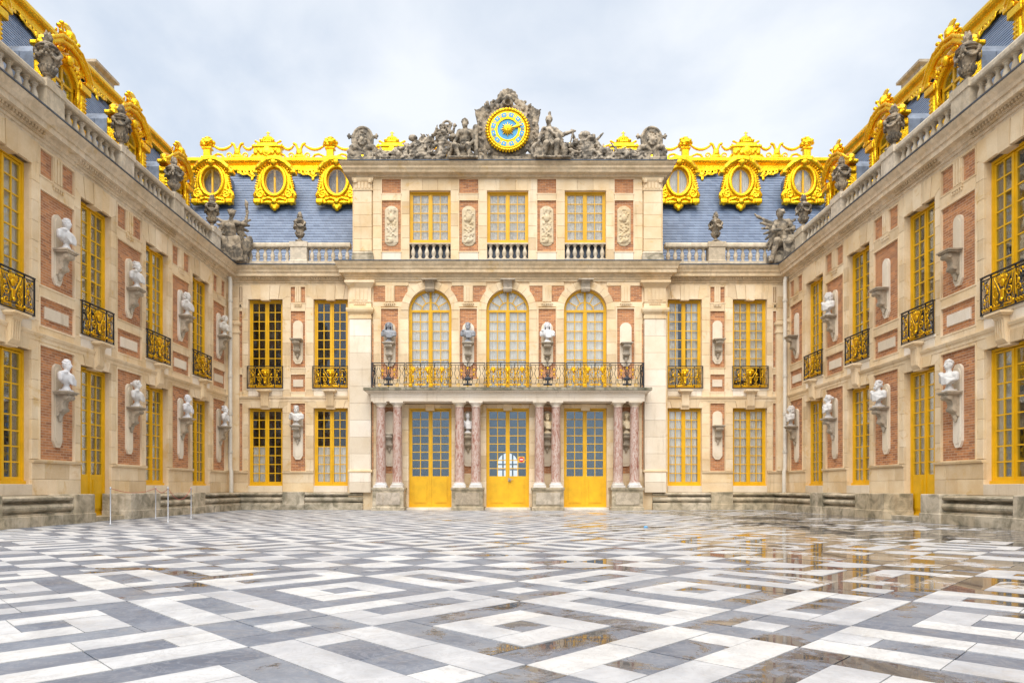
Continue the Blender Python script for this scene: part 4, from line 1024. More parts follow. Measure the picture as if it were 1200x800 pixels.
def genius_mesh():
    s = Sculpt(0.04)       # stooping winged figure, head bowed, one wing thrown out
    s.box((0, 0.08, 0.12), (0.46, 0.32, 0.13), 0.05); s.ell((0.05, 0.1, 0.35), (0.36, 0.28, 0.34))
    s.cap((0.08, 0.05, 0.6), (-0.02, -0.06, 1.12), 0.18, 0.17); s.cap((-0.2, -0.06, 1.26), (0.18, -0.02, 1.28), 0.09)
    s.ell((-0.08, -0.18, 1.48), (0.10, 0.12, 0.12), k=0.02); s.cap((-0.03, -0.08, 1.3), (-0.07, -0.14, 1.40), 0.07)
    rs = random.Random(8)
    for i in range(26): a = rs.uniform(0, 6.28); e = rs.uniform(0.0, 1.4); s.ell((-0.07 + 0.12 * math.cos(a) * math.cos(e), -0.14 + 0.12 * math.sin(a) * math.cos(e), 1.50 + 0.12 * math.sin(e)), (0.04, 0.04, 0.04), k=0.012)
    for i in range(7): s.cap((-0.18, 0.1, 1.25 - 0.05 * i), (-0.66 + 0.045 * i, 0.12, 1.52 - 0.17 * i), 0.065, 0.035)
    for i in range(5): s.cap((0.2, 0.15, 1.25 - 0.05 * i), (0.42 - 0.02 * i, 0.2, 1.40 - 0.2 * i), 0.06, 0.04)
    s.cap((-0.66, 0.1, 1.5), (-0.80, 0.08, 1.62), 0.045, 0.03)
    s.cap((-0.2, -0.06, 1.24), (-0.30, -0.25, 0.98), 0.08, 0.06); s.cap((-0.30, -0.25, 0.98), (-0.05, -0.38, 0.95), 0.06, 0.045)
    s.cap((0.2, -0.02, 1.26), (0.32, -0.18, 1.0), 0.08, 0.06); s.cap((0.32, -0.18, 1.0), (0.08, -0.36, 0.92), 0.06, 0.045)
    s.cap((-0.05, 0, 0.58), (-0.20, -0.38, 0.62), 0.15, 0.12); s.cap((-0.20, -0.38, 0.62), (-0.34, -0.30, 0.1), 0.10, 0.07); s.cap((-0.34, -0.3, 0.06), (-0.42, -0.40, 0.04), 0.055, 0.04)
    s.cap((0.12, 0, 0.58), (0.14, -0.40, 0.55), 0.15, 0.12); s.cap((0.14, -0.40, 0.55), (0.16, -0.30, 0.1), 0.10, 0.08)
    for i in range(6): s.chain([(0.0 + 0.06 * i, -0.3, 0.75), (0.05 + 0.07 * i, -0.38, 0.4), (0.02 + 0.085 * i, -0.34, 0.04)], 0.055, 0.06, 0.015)
    return s.mesh('statue', 'weathered_stone', 0.021, 1.0, 0.006, 13)

def relief_mesh(seed):
    rs = random.Random(seed); s = Sculpt(0.012); h = 1.40; w = 0.235
    s.box((0, 0, h / 2), (w, 0.035, h / 2 - 0.12), 0.02); s.ell((0, 0, h - 0.2), (w, 0.035, 0.2)); s.ell((0, 0, 0.2), (w, 0.035, 0.2))
    for i in range(46):
        z = rs.uniform(0.12, h - 0.12); x = rs.uniform(-0.15, 0.15); a = rs.uniform(0, 3.14); L = rs.uniform(0.05, 0.17)
        if rs.random() < 0.55: s.cap((x, -0.04, z), (x + L * math.cos(a) * 0.6, -0.05, z + L * math.sin(a)), 0.026, 0.012)
        else: s.ell((x, -0.04, z), (rs.uniform(0.03, 0.07), 0.035, rs.uniform(0.03, 0.08)), (0, rs.uniform(-50, 50), 0))
    s.ell((0, -0.05, h * 0.68), (0.10, 0.06, 0.13)); s.ring((0, -0.05, h - 0.22), 0.08, 0.09, 0.022); s.ell((0, -0.05, 0.2), (0.07, 0.04, 0.09))
    s.cap((-0.15, -0.05, 0.35), (0.15, -0.05, 0.62), 0.02); s.cap((0.15, -0.05, 0.35), (-0.15, -0.05, 0.62), 0.02)
    return s.mesh('carved_relief', 'relief_stone', 0.014, 1.0, 0.002, seed)

# ---- gilded roof work
def oculus_mesh():
    s = Sculpt(0.02)       # origin at the eye's centre, front towards -y
    s.box((0, 0.10, 0.02), (0.60, 0.16, 0.62), 0.05); s.ell((0, 0.08, -0.35), (0.68, 0.14, 0.5))
    for sg in (-1, 1):
        s.ell((sg * 0.56, 0.06, -0.52), (0.28, 0.13, 0.28)); s.spiral((sg * 0.54, -0.06, -0.50), 0.17, 1.6, math.pi / 2, 0.042, -sg, 0.02)
        s.chain([(sg * 0.56, 0.0, 0.34), (sg * 0.60, 0.0, 0.0), (sg * 0.68, 0.0, -0.3), (sg * 0.80, 0.02, -0.52)], 0.055, 0.05)
        for i in range(7): s.ell((sg * (0.62 + 0.02 * i), -0.01, 0.28 - 0.09 * i), (0.05, 0.06, 0.035), k=0.008)
        s.box((sg * 0.66, 0.0, -0.78), (0.14, 0.12, 0.09), 0.04); s.ell((sg * 0.66, -0.03, -0.86), (0.07, 0.07, 0.07))
        s.chain([(sg * 0.72, -0.04, 0.40), (sg * 0.60, -0.10, 0.50), (sg * 0.42, -0.14, 0.66), (sg * 0.22, -0.16, 0.76), (0, -0.16, 0.80)], 0.075, 0.08)
        s.chain([(sg * 0.76, 0.0, 0.44), (sg * 0.62, -0.10, 0.57), (sg * 0.43, -0.16, 0.74), (sg * 0.22, -0.19, 0.84), (0, -0.19, 0.87)], 0.045, 0.045)
        s.box((sg * 0.72, 0.04, 0.36), (0.10, 0.16, 0.07), 0.03)
        for i in range(7):
            a = math.radians(25 + 9.5 * i); s.ell((sg * 0.62 * math.cos(a), -0.08, 0.08 + 0.62 * math.sin(a)), (0.045, 0.05, 0.045), k=0.008)
        s.chain([(0.0, -0.05, -0.72), (sg * 0.22, -0.08, -0.66), (sg * 0.40, -0.06, -0.72)], 0.06, 0.04)
        s.ell((sg * 0.25, -0.04, -0.82), (0.18, 0.07, 0.08))
    s.box((0, 0.04, -0.74), (0.66, 0.09, 0.12), 0.04); s.ell((0, 0.0, -0.92), (0.20, 0.08, 0.16)); s.ell((0, -0.02, -1.03), (0.09, 0.07, 0.11))
    s.ell((0, -0.08, -0.80), (0.10, 0.07, 0.09))
    s.ell((0, -0.16, 0.68), (0.12, 0.09, 0.13)); 
    for i in range(7): a = math.pi * i / 6; s.cap((0, -0.18, 0.66), (0.15 * math.cos(a), -0.18, 0.68 + 0.14 * math.sin(a)), 0.03, 0.03, 0.006)
    s.ring((0, -0.07, 0), 0.44, 0.57, 0.065, 0.01)
    s.hole((0, 0, 0), 0.37, 0.50, 0.6)
    s.ring((0, -0.10, 0), 0.40, 0.53, 0.03, 0.004)
    return s.mesh('dormer', 'gold', 0.0165)

def wing_dormer_mesh():
    s = Sculpt(0.02)       # origin at the sill, arched opening half width 0.42, springing 1.15
    for sg in (-1, 1):
        s.box((sg * 0.60, 0.05, 0.62), (0.15, 0.13, 0.64), 0.02); s.box((sg * 0.60, -0.06, 0.62), (0.07, 0.06, 0.55), 0.015)
        for i in range(12): s.ell((sg * 0.73, -0.06, 0.08 + 0.095 * i), (0.04, 0.05, 0.035), k=0.006)
        for i in range(11): s.ell((sg * 0.60, -0.115, 0.14 + 0.095 * i), (0.035, 0.03, 0.035), k=0.006)
        s.box((sg * 0.62, -0.02, 1.32), (0.20, 0.16, 0.09), 0.02)
        s.chain([(sg * 0.92, -0.08, 1.52), (sg * 0.80, -0.12, 1.54), (sg * 0.62, -0.16, 1.72), (sg * 0.34, -0.18, 1.92), (0, -0.18, 1.99)], 0.06, 0.065)
        s.chain([(sg * 0.94, -0.10, 1.58), (sg * 0.84, -0.16, 1.63), (sg * 0.64, -0.21, 1.82), (sg * 0.35, -0.23, 2.03), (0, -0.23, 2.10)], 0.042, 0.042)
        s.box((sg * 0.80, -0.02, 1.50), (0.16, 0.15, 0.05), 0.02)
        for i in range(8):
            a = math.radians(12 + 10 * i); s.ell((sg * 0.56 * math.cos(a), -0.10, 1.15 + 0.56 * math.sin(a)), (0.045, 0.05, 0.045), k=0.008)
        s.spiral((sg * 0.5, -0.10, 1.66), 0.10, 1.4, math.pi / 2, 0.03, -sg, 0.015); s.ell((sg * 0.26, -0.12, 1.80), (0.12, 0.05, 0.06), (0, sg * 25, 0))
        s.chain([(sg * 0.70, 0.0, 0.3), (sg * 0.88, 0.02, 0.08)], 0.08, 0.1)
    s.box((0, 0.08, 1.55), (0.68, 0.10, 0.30), 0.05); s.ell((0, 0.08, 1.75), (0.72, 0.12, 0.28))
    s.ring((0, -0.05, 1.15), 0.47, 0.47, 0.06, 0.01)
    s.box((0, 0, 0.55), (0.40, 0.6, 0.62), 0.004, k=0.004, sub=True); s.hole((0, 0, 1.15), 0.42, 0.42, 0.6)
    s.ell((0, -0.16, 1.66), (0.11, 0.09, 0.13)); s.box((0, 0.05, -0.03), (0.85, 0.15, 0.06), 0.02)
    # trophy of arms on the pediment
    rs = random.Random(21); z0 = 1.98
    q = 0.72
    s.ell((0, -0.08, z0 + 0.12), (0.24, 0.12, 0.10))
    s.ell((0.08, -0.12, z0 + 0.30), (0.115, 0.12, 0.13)); s.ell((0.12, -0.2, z0 + 0.22), (0.07, 0.06, 0.07))
    for i in range(9): a = 0.5 + 0.3 * i; s.cap((0.06 + 0.06 * math.cos(a), -0.08, z0 + 0.40 + 0.03 * math.sin(a)), (0.08 + 0.17 * math.cos(a), -0.07, z0 + 0.43 + 0.15 * math.sin(a)), 0.03, 0.018, 0.006)
    for (ex, ez) in ((-0.34, 0.30), (-0.24, 0.42), (0.36, 0.28), (0.30, 0.16)):
        s.cap((ex * 0.3, -0.1, z0 + 0.08), (ex, -0.13, z0 + ez), 0.035, 0.022); s.ell((ex, -0.13, z0 + ez), (0.055, 0.06, 0.05), k=0.006)
    for i in range(40): s.ell((rs.uniform(-0.34, 0.36), rs.uniform(-0.2, 0.0), z0 + rs.uniform(0.0, 0.24)), (rs.uniform(0.025, 0.05), rs.uniform(0.02, 0.04), rs.uniform(0.02, 0.05)), k=0.006)
    return s.mesh('dormer', 'gold', 0.0165)

def crown_mesh():
    s = Sculpt(0.015)
    s.box((0, 0, 0.22), (0.55, 0.14, 0.24), 0.03); s.box((0, 0, 0.48), (0.60, 0.17, 0.05), 0.02); s.box((0, 0, 0.02), (0.62, 0.17, 0.04), 0.02)
    for i in range(9): s.ell((-0.45 + 0.112 * i, -0.14, 0.25 + (0.05 if i % 2 else -0.05)), (0.07, 0.05, 0.08))
    s.ell((0, -0.15, 0.25), (0.16, 0.07, 0.17)); s.ring((0, -0.17, 0.25), 0.15, 0.16, 0.03)
    s.box((0, 0, 0.56), (0.42, 0.15, 0.05), 0.04); s.ell((0, 0, 0.66), (0.34, 0.16, 0.09)); s.ring((0, 0, 0.62), 0.3, 0.04, 0.05)
    for i in range(7):
        x = -0.27 + 0.09 * i; s.cap((x, -0.1, 0.68), (x * 0.45, -0.03, 0.90), 0.035, 0.025); s.ell((x, -0.13, 0.73), (0.035, 0.035, 0.045))
    s.ell((0, 0, 0.82), (0.23, 0.14, 0.10)); s.ell((0, 0, 0.95), (0.06, 0.06, 0.06)); s.cap((0, 0, 0.98), (0, 0, 1.12), 0.022); s.cap((-0.07, 0, 1.06), (0.07, 0, 1.06), 0.022)
    for sg in (-1, 1): s.cap((sg * 0.34, 0, 0.66), (sg * 0.48, 0, 0.72), 0.035, 0.045); s.ell((sg * 0.50, 0, 0.73), (0.05, 0.05, 0.05))
    return s.mesh('crown_block', 'gold', 0.02)
def flower_vase_mesh():
    s = Sculpt(0.012); rs = random.Random(6)
    s.box((0, 0, 0.04), (0.22, 0.15, 0.05), 0.02); s.box((0, 0, 0.22), (0.14, 0.11, 0.20), 0.03); s.box((0, 0, 0.42), (0.20, 0.14, 0.035), 0.02)
    for i in range(38):
        a = rs.uniform(0, 6.28); e = rs.uniform(-0.5, 1.57)
        s.ell((0.24 * math.cos(a) * math.cos(e), 0.15 * math.sin(a) * math.cos(e), 0.63 + 0.22 * math.sin(e)), (rs.uniform(0.05, 0.085),) * 3, k=0.006)
    s.ell((0, 0, 0.62), (0.2, 0.12, 0.18))
    return s.mesh('flower_vase', 'gold', 0.018)
def scroll_mesh():
    s = Sculpt(0.012)
    for sg in (-1, 1):
        s.spiral((sg * 0.34, 0, 0.16), 0.14, 1.4, -math.pi / 2, 0.035, -sg, 0.02); s.chain([(sg * 0.2, 0, 0.06), (sg * 0.08, 0, 0.22), (sg * 0.06, 0, 0.42), (sg * 0.14, 0, 0.60), (sg * 0.22, 0, 0.64)], 0.055, 0.05)
        s.ell((sg * 0.20, 0, 0.62), (0.06, 0.06, 0.06)); s.chain([(sg * 0.34, 0, 0.03), (sg * 0.60, 0, 0.05), (sg * 0.85, 0, 0.03)], 0.03, 0.02)
        s.chain([(sg * 0.52, 0, 0.04), (sg * 0.62, 0, 0.18), (sg * 0.78, 0, 0.22), (sg * 0.96, 0, 0.14), (sg * 1.02, 0, 0.04)], 0.045, 0.04)
    s.ell((0, -0.03, 0.25), (0.10, 0.06, 0.13)); s.ell((0, -0.03, 0.08), (0.14, 0.07, 0.09)); s.box((0, 0, 0.015), (1.05, 0.09, 0.03), 0.01)
    return s.mesh('scroll_crest', 'gold', 0.0175)
def lambrequin_mesh():
    s = Sculpt(0.01)
    s.box((0, 0, 0.0), (0.62, 0.03, 0.03), 0.01)
    for i in range(-4, 5):
        x = 0.14 * i; d = 0.30 - 0.045 * abs(i)
        s.ring((x, 0, -0.10), 0.055, 0.06, 0.02); s.cap((x + 0.07, 0, 0), (x + 0.05, 0, -d + 0.06), 0.018)
    s.chain([(-0.58, 0, -0.1), (-0.4, 0, -0.22), (-0.2, 0, -0.2), (0, 0, -0.34), (0.2, 0, -0.2), (0.4, 0, -0.22), (0.58, 0, -0.1)], 0.03)
    s.ell((0, 0, -0.40), (0.06, 0.04, 0.09)); s.ell((0, -0.02, -0.2), (0.09, 0.04, 0.1)); s.spiral((-0.3, 0, -0.12), 0.08, 1.2, 0, 0.02, 1, 0.01); s.spiral((0.3, 0, -0.12), 0.08, 1.2, math.pi, 0.02, -1, 0.01)
    return s.mesh('lambrequin', 'gold', 0.0165)
def garland_mesh(L):
    b = MB(); n = int(L / 0.055)
    for i in range(n + 1):
        q = i / n; x = -L / 2 + L * q; z = -0.20 * (1 - (2 * q - 1) ** 2); r = 0.042 + 0.026 * math.sin(math.pi * q) * (1 if i % 2 else 0.75)
        b.lathe([(0.004, -r), (r * 0.8, -r * 0.6), (r, 0), (r * 0.8, r * 0.6), (0.004, r)], 6, (x, 0, z))
    return b.mesh('garland', 'gold', True)

# ------------------------------------------------------------------ section profiles (y out is negative, z up)
def skirt(b, x0, x1, y0, y1, pts, close_back=True):
    """stepped mouldings round a rectangle: pts = (projection, z) from bottom to top"""
    v = []; f = []
    for p_, z in pts: v += [(x0 - p_, y0 - p_, z), (x1 + p_, y0 - p_, z), (x1 + p_, y1 + (p_ if close_back else 0), z), (x0 - p_, y1 + (p_ if close_back else 0), z)]
    for i in range(len(pts) - 1):
        for k in range(4): f.append((4 * i + k, 4 * i + (k + 1) % 4, 4 * i + 4 + (k + 1) % 4, 4 * i + 4 + k))
    f.append((3, 2, 1, 0)); n = 4 * (len(pts) - 1); f.append((n, n + 1, n + 2, n + 3))
    return b.add(v, f)
CORNICE_OUT = [(0.06, 7.86), (0.06, 7.93), (0.09, 7.94), (0.09, 8.01), (0.12, 8.02), (0.15, 8.10), (0.26, 8.12), (0.26, 8.24), (0.29, 8.25), (0.31, 8.32), (0.35, 8.38), (0.38, 8.44), (0.38, 8.47)]
CORNICE = [(0.62, 7.86)] + [(-p_, z) for p_, z in CORNICE_OUT] + [(0.62, 8.49)]
LEADTOP = [(-0.40, 8.472), (-0.405, 8.50), (0.0, 8.525), (0.66, 8.535), (0.66, 8.492)]
STRING = [(0.05, 3.79), (-0.075, 3.79), (-0.075, 3.86), (-0.10, 3.88), (-0.12, 3.93), (-0.12, 3.95), (0.05, 3.965)]
LEDGE = [(0.05, 1.27), (-0.09, 1.27), (-0.105, 1.31), (-0.105, 1.335), (0.05, 1.345)]
BENCH = [(0.05, 0.0), (-0.50, 0.0), (-0.50, 0.20), (-0.46, 0.21), (-0.46, 0.245), (-0.40, 0.25), (-0.40, 0.275), (-0.445, 0.29), (-0.48, 0.33), (-0.485, 0.37), (-0.465, 0.415), (-0.41, 0.44), (-0.35, 0.455), (-0.34, 0.475), (-0.43, 0.495), (-0.475, 0.52), (-0.48, 0.555), (-0.44, 0.585), (0.05, 0.60)]
BASE_BLOCKS = 'bench_stone'

def cornice_run(parent, x0, x1, m0, m1):
    link('cornice', MB().prof(CORNICE, x0, x1, m0, m1).mesh('cornice', 'cornice_stone'), parent)
    link('lead_flashing', MB().prof(LEADTOP, x0, x1, m0, m1).mesh('lead_flashing', 'lead_edge'), parent)
def dentils(parent, cx, w, y=0.0):
    b = MB(); n = int(w / 0.085)
    for i in range(n): x = cx - w / 2 + w * (i + 0.5) / n; b.box(x - 0.024, x + 0.024, y - 0.19, y - 0.1, 8.045, 8.105)
    b.box(cx - w / 2 - 0.02, cx + w / 2 + 0.02, y - 0.125, y - 0.05, 8.0, 8.046)
    tag(link('dentil_course', b.mesh('dentil_course', 'cornice_stone'), parent), kind='stuff')
def pier(parent, a, b, p0, p1, y=0.0, z0=0.6, tablet=True):
    """stone strips a..p0 and p1..b either side of stacked brick panels"""
    yb = y - 0.06
    if p0 - a > 0.03: stack(parent, a, p0, 1.345, 7.86, yb)
    if b - p1 > 0.03: stack(parent, p1, b, 1.345, 7.86, yb)
    run(parent, a, b, z0, 1.27, yb, 0.335, 0.75)
    for (u, v) in ((3.72, 4.13), (4.73, 4.97), (6.95, 7.25), (7.80, 7.86)): run(parent, p0, p1, u, v, yb, 0.5, 0.8)
    for (u, v) in ((1.345, 3.72), (4.13, 4.73), (4.97, 6.95), (7.25, 7.80)):
        brick_panel(parent, p0, p1, u, v, y - 0.02)
    c = (p0 + p1) / 2; w = p1 - p0
    if tablet:
        link('tablet', boxmesh('tablet', w * 0.68, 0.05, 0.25, 'pale_stone'), parent, (c, y - 0.055, 4.30))
    t_ = MB(); tw = min(0.30, w * 0.42)
    t_.box(c - tw / 2, c + tw / 2, y - 0.062, y + 0.02, 7.245, 7.86)
    for k in (-1, 0, 1): t_.box(c + k * tw * 0.31 - tw * 0.10, c + k * tw * 0.31 + tw * 0.10, y - 0.085, y - 0.05, 7.27, 7.80)
    t_.box(c - tw * 0.62, c + tw * 0.62, y - 0.10, y - 0.05, 7.165, 7.195)
    for k in range(5): t_.box(c + (k - 2) * tw * 0.24 - 0.014, c + (k - 2) * tw * 0.24 + 0.014, y - 0.095, y - 0.05, 7.10, 7.165)
    link('triglyph', t_.mesh('triglyph', 'limestone'), parent)
def window_bay(parent, cx, hw, y=0.0, door=False, lower_cur=None, upper_cur=None):
    """lower opening with its lintel, corbel, upper opening with railing and lintel"""
    yb = y - 0.06
    if door:
        window(parent, cx, 0.10, 3.555, 2 * hw, y + 0.13, 8, door=0.93, curtain=lower_cur, name='door')
        o = link('threshold', boxmesh('threshold', 2 * hw + 0.3, 0.6, 0.115, 'bench_stone'), parent, (cx, y - 0.32, -0.02))
    else:
        window(parent, cx, 0.86, 3.555, 2 * hw, y + 0.13, 8, curtain=lower_cur)
        block(parent, cx - hw, cx + hw, 0.6, 0.83, yb - 0.012, 0.3, 'pale_stone', 'window_sill')
    voussoirs(parent, cx, hw, 3.555, 3.79, yb)
    run(parent, cx - hw, cx + hw, 3.965, 4.24, yb, 0.4, 0.6, 'pale_stone')
    # corbel carrying the railing
    def mk():
        b = MB()
        b.prof([(0.0, -0.66), (-0.05, -0.66), (-0.10, -0.60), (-0.12, -0.2), (-0.18, -0.1), (0, -0.1)], -0.13, 0.13)
        for k in range(4): b.prof([(-0.06, -0.60), (-0.115, -0.58), (-0.137, -0.2), (-0.1, -0.18)], -0.105 + 0.057 * k, -0.105 + 0.057 * k + 0.032)
        b.box(-0.23, 0.23, -0.26, 0, -0.1, -0.055); b.box(-0.2, 0.2, -0.22, 0, -0.13, -0.1)
        return b.mesh('corbel', 'limestone')
    link('corbel', cached('corbel', mk), parent, (cx, yb, 4.22))
    o = MB().box(cx - hw - 0.05, cx + hw + 0.05, y - 0.085, y + 0.24, 4.18, 4.238)
    link('balcony_slab', o.mesh('balcony_slab', 'pale_stone'), parent)
    window(parent, cx, 4.25, 7.365, 2 * hw, y + 0.13, 9, curtain=upper_cur)
    railing(parent, cx, y - 0.10, 4.24)
    voussoirs(parent, cx, hw, 7.365, 7.86, yb)
    dentils(parent, cx, 2 * hw + 0.5, y)
def balustrade_run(parent, x0, x1, pedestals, m0=0.0, m1=0.0, spacing=0.245):
    """rail and base between x0 and x1 with one baluster every `spacing`, solid pedestals at the given centres"""
    base = [(0.00, 8.53), (0.30, 8.53), (0.30, 8.72), (0.00, 8.72)]
    rail = [(0.02, 9.22), (0.28, 9.22), (0.30, 9.25), (0.30, 9.33), (0.27, 9.38), (0.03, 9.38), (0.0, 9.33), (0.0, 9.25)]
    link('balustrade_base', MB().prof(base, x0, x1, m0, m1).mesh('balustrade_base', 'balustrade_stone'), parent)
    link('balustrade_rail', MB().prof(rail, x0, x1, m0, m1).mesh('balustrade_rail', 'balustrade_stone'), parent)
    hwp = 0.29
    for c in pedestals:
        b = MB(); skirt(b, c - hwp, c + hwp, -0.02, 0.32, [(0.02, 8.532), (0.02, 8.74), (0.0, 8.76), (0.0, 9.21), (0.025, 9.225), (0.025, 9.40)])
        link('pedestal', b.mesh('pedestal', 'balustrade_stone'), parent)
    edges = [x0] + sorted(sum([[c - hwp - 0.02, c + hwp + 0.02] for c in pedestals], [])) + [x1]
    for a, b in zip(edges[::2], edges[1::2]):
        if b - a < 0.2: continue
        n = max(1, int((b - a) / spacing))
        for i in range(n): link('baluster', baluster_mesh(0.5), parent, (a + (b - a) * (i + 0.5) / n, 0.15, 8.72))
def roof_run(parent, x0, x1, m0, m1):
    d0, z0, d1, z1 = 0.75, 8.54, 3.6, 13.62
    n = 40; b = MB()
    for i in range(n):
        q0, q1 = i / n, (i + 1.25) / n
        y0, y1 = d0 + (d1 - d0) * q0 - 0.011, d0 + (d1 - d0) * q1 + 0.004
        za, zb = z0 + (z1 - z0) * q0 + 0.006, z0 + (z1 - z0) * q1
        b.add([(x0 + m0 * y0, y0, za), (x1 + m1 * y0, y0, za), (x1 + m1 * y1, y1, zb), (x0 + m0 * y1, y1, zb),
               (x0 + m0 * y0, y0 + 0.011, za - 0.006), (x1 + m1 * y0, y0 + 0.011, za - 0.006)], [(0, 1, 2, 3), (4, 5, 1, 0)])
    roof = link('roof', MB().add([(x0 + m0 * d0, d0 + 0.03, z0), (x1 + m1 * d0, d0 + 0.03, z0), (x1 + m1 * d1, d1 + 0.03, z1), (x0 + m0 * d1, d1 + 0.03, z1), (x0 + m0 * 4.1, 4.1, z1), (x1 + m1 * 4.1, 4.1, z1), (x1 + m1 * 4.1, 4.1, 8.2), (x0 + m0 * 4.1, 4.1, 8.2)],
                                     [(0, 1, 2, 3), (3, 2, 5, 4), (4, 5, 6, 7)]).mesh('roof', 'lead', fix=False), parent)
    tag(link('slate_courses', b.mesh('slate_courses', 'slate', fix=False), roof), kind='stuff')
    ridge = [(3.42, 13.46), (3.36, 13.50), (3.36, 13.56), (3.40, 13.58), (3.40, 13.70), (3.36, 13.72), (3.30, 13.76), (3.26, 13.82), (3.26, 13.90), (3.31, 13.97), (3.40, 14.00), (3.8, 14.00), (3.9, 13.9), (3.9, 13.46)]
    link('gilt_ridge', MB().prof(ridge, x0, x1, m0, m1).mesh('gilt_ridge', 'gold'), roof)
    return roof
def bench_run(parent, segs, depth, m=None):
    """segs: (x0, x1, kind, m0, m1); kind 'mould' or 'block'"""
    k = depth / 0.50
    for (x0, x1, kind, m0, m1) in segs:
        if kind == 'mould':
            n = max(1, round((x1 - x0) / 1.1))
            for i in range(n):
                a, b = x0 + (x1 - x0) * i / n, x0 + (x1 - x0) * (i + 1) / n
                link('bench', MB().prof([(y * k, z) for y, z in BENCH], a + (0.003 if i else 0), b - (0.003 if i < n - 1 else 0), m0 if i == 0 else 0, m1 if i == n - 1 else 0).mesh('bench', BASE_BLOCKS), parent)
        elif kind == 'block':
            b = MB(); skirt(b, x0 + 0.004, x1 - 0.004, -depth - 0.03, 0.05, [(0.02, 0), (0.02, 0.2), (0, 0.21), (0, 0.605), (-0.012, 0.62)], False)
            link('bench_block', b.mesh('bench_block', BASE_BLOCKS), parent)
        else:
            b = MB(); b.box(x0, x1, -depth * 0.8, 0.0, 0, 0.10); link('door_step', b.mesh('door_step', BASE_BLOCKS), parent)
def bust(parent_rot, loc, kind, mat, label, turn=0.0):
    o = link('bust', bust_mesh(kind, mat), None, loc, (0, 0, parent_rot + turn))
    return tag(o, label, 'bust', 'marble busts on wall brackets')
def world_of(parent, lx, ly, z):
    a = parent.rotation_euler.z; c, s = math.cos(a), math.sin(a)
    return (parent.location.x + c * lx - s * ly, parent.location.y + s * lx + c * ly, parent.location.z + z)

CUR = 'curtain'; LACE = 'curtain_lace'
FULL = [(0, 1, 0, 1, CUR)]
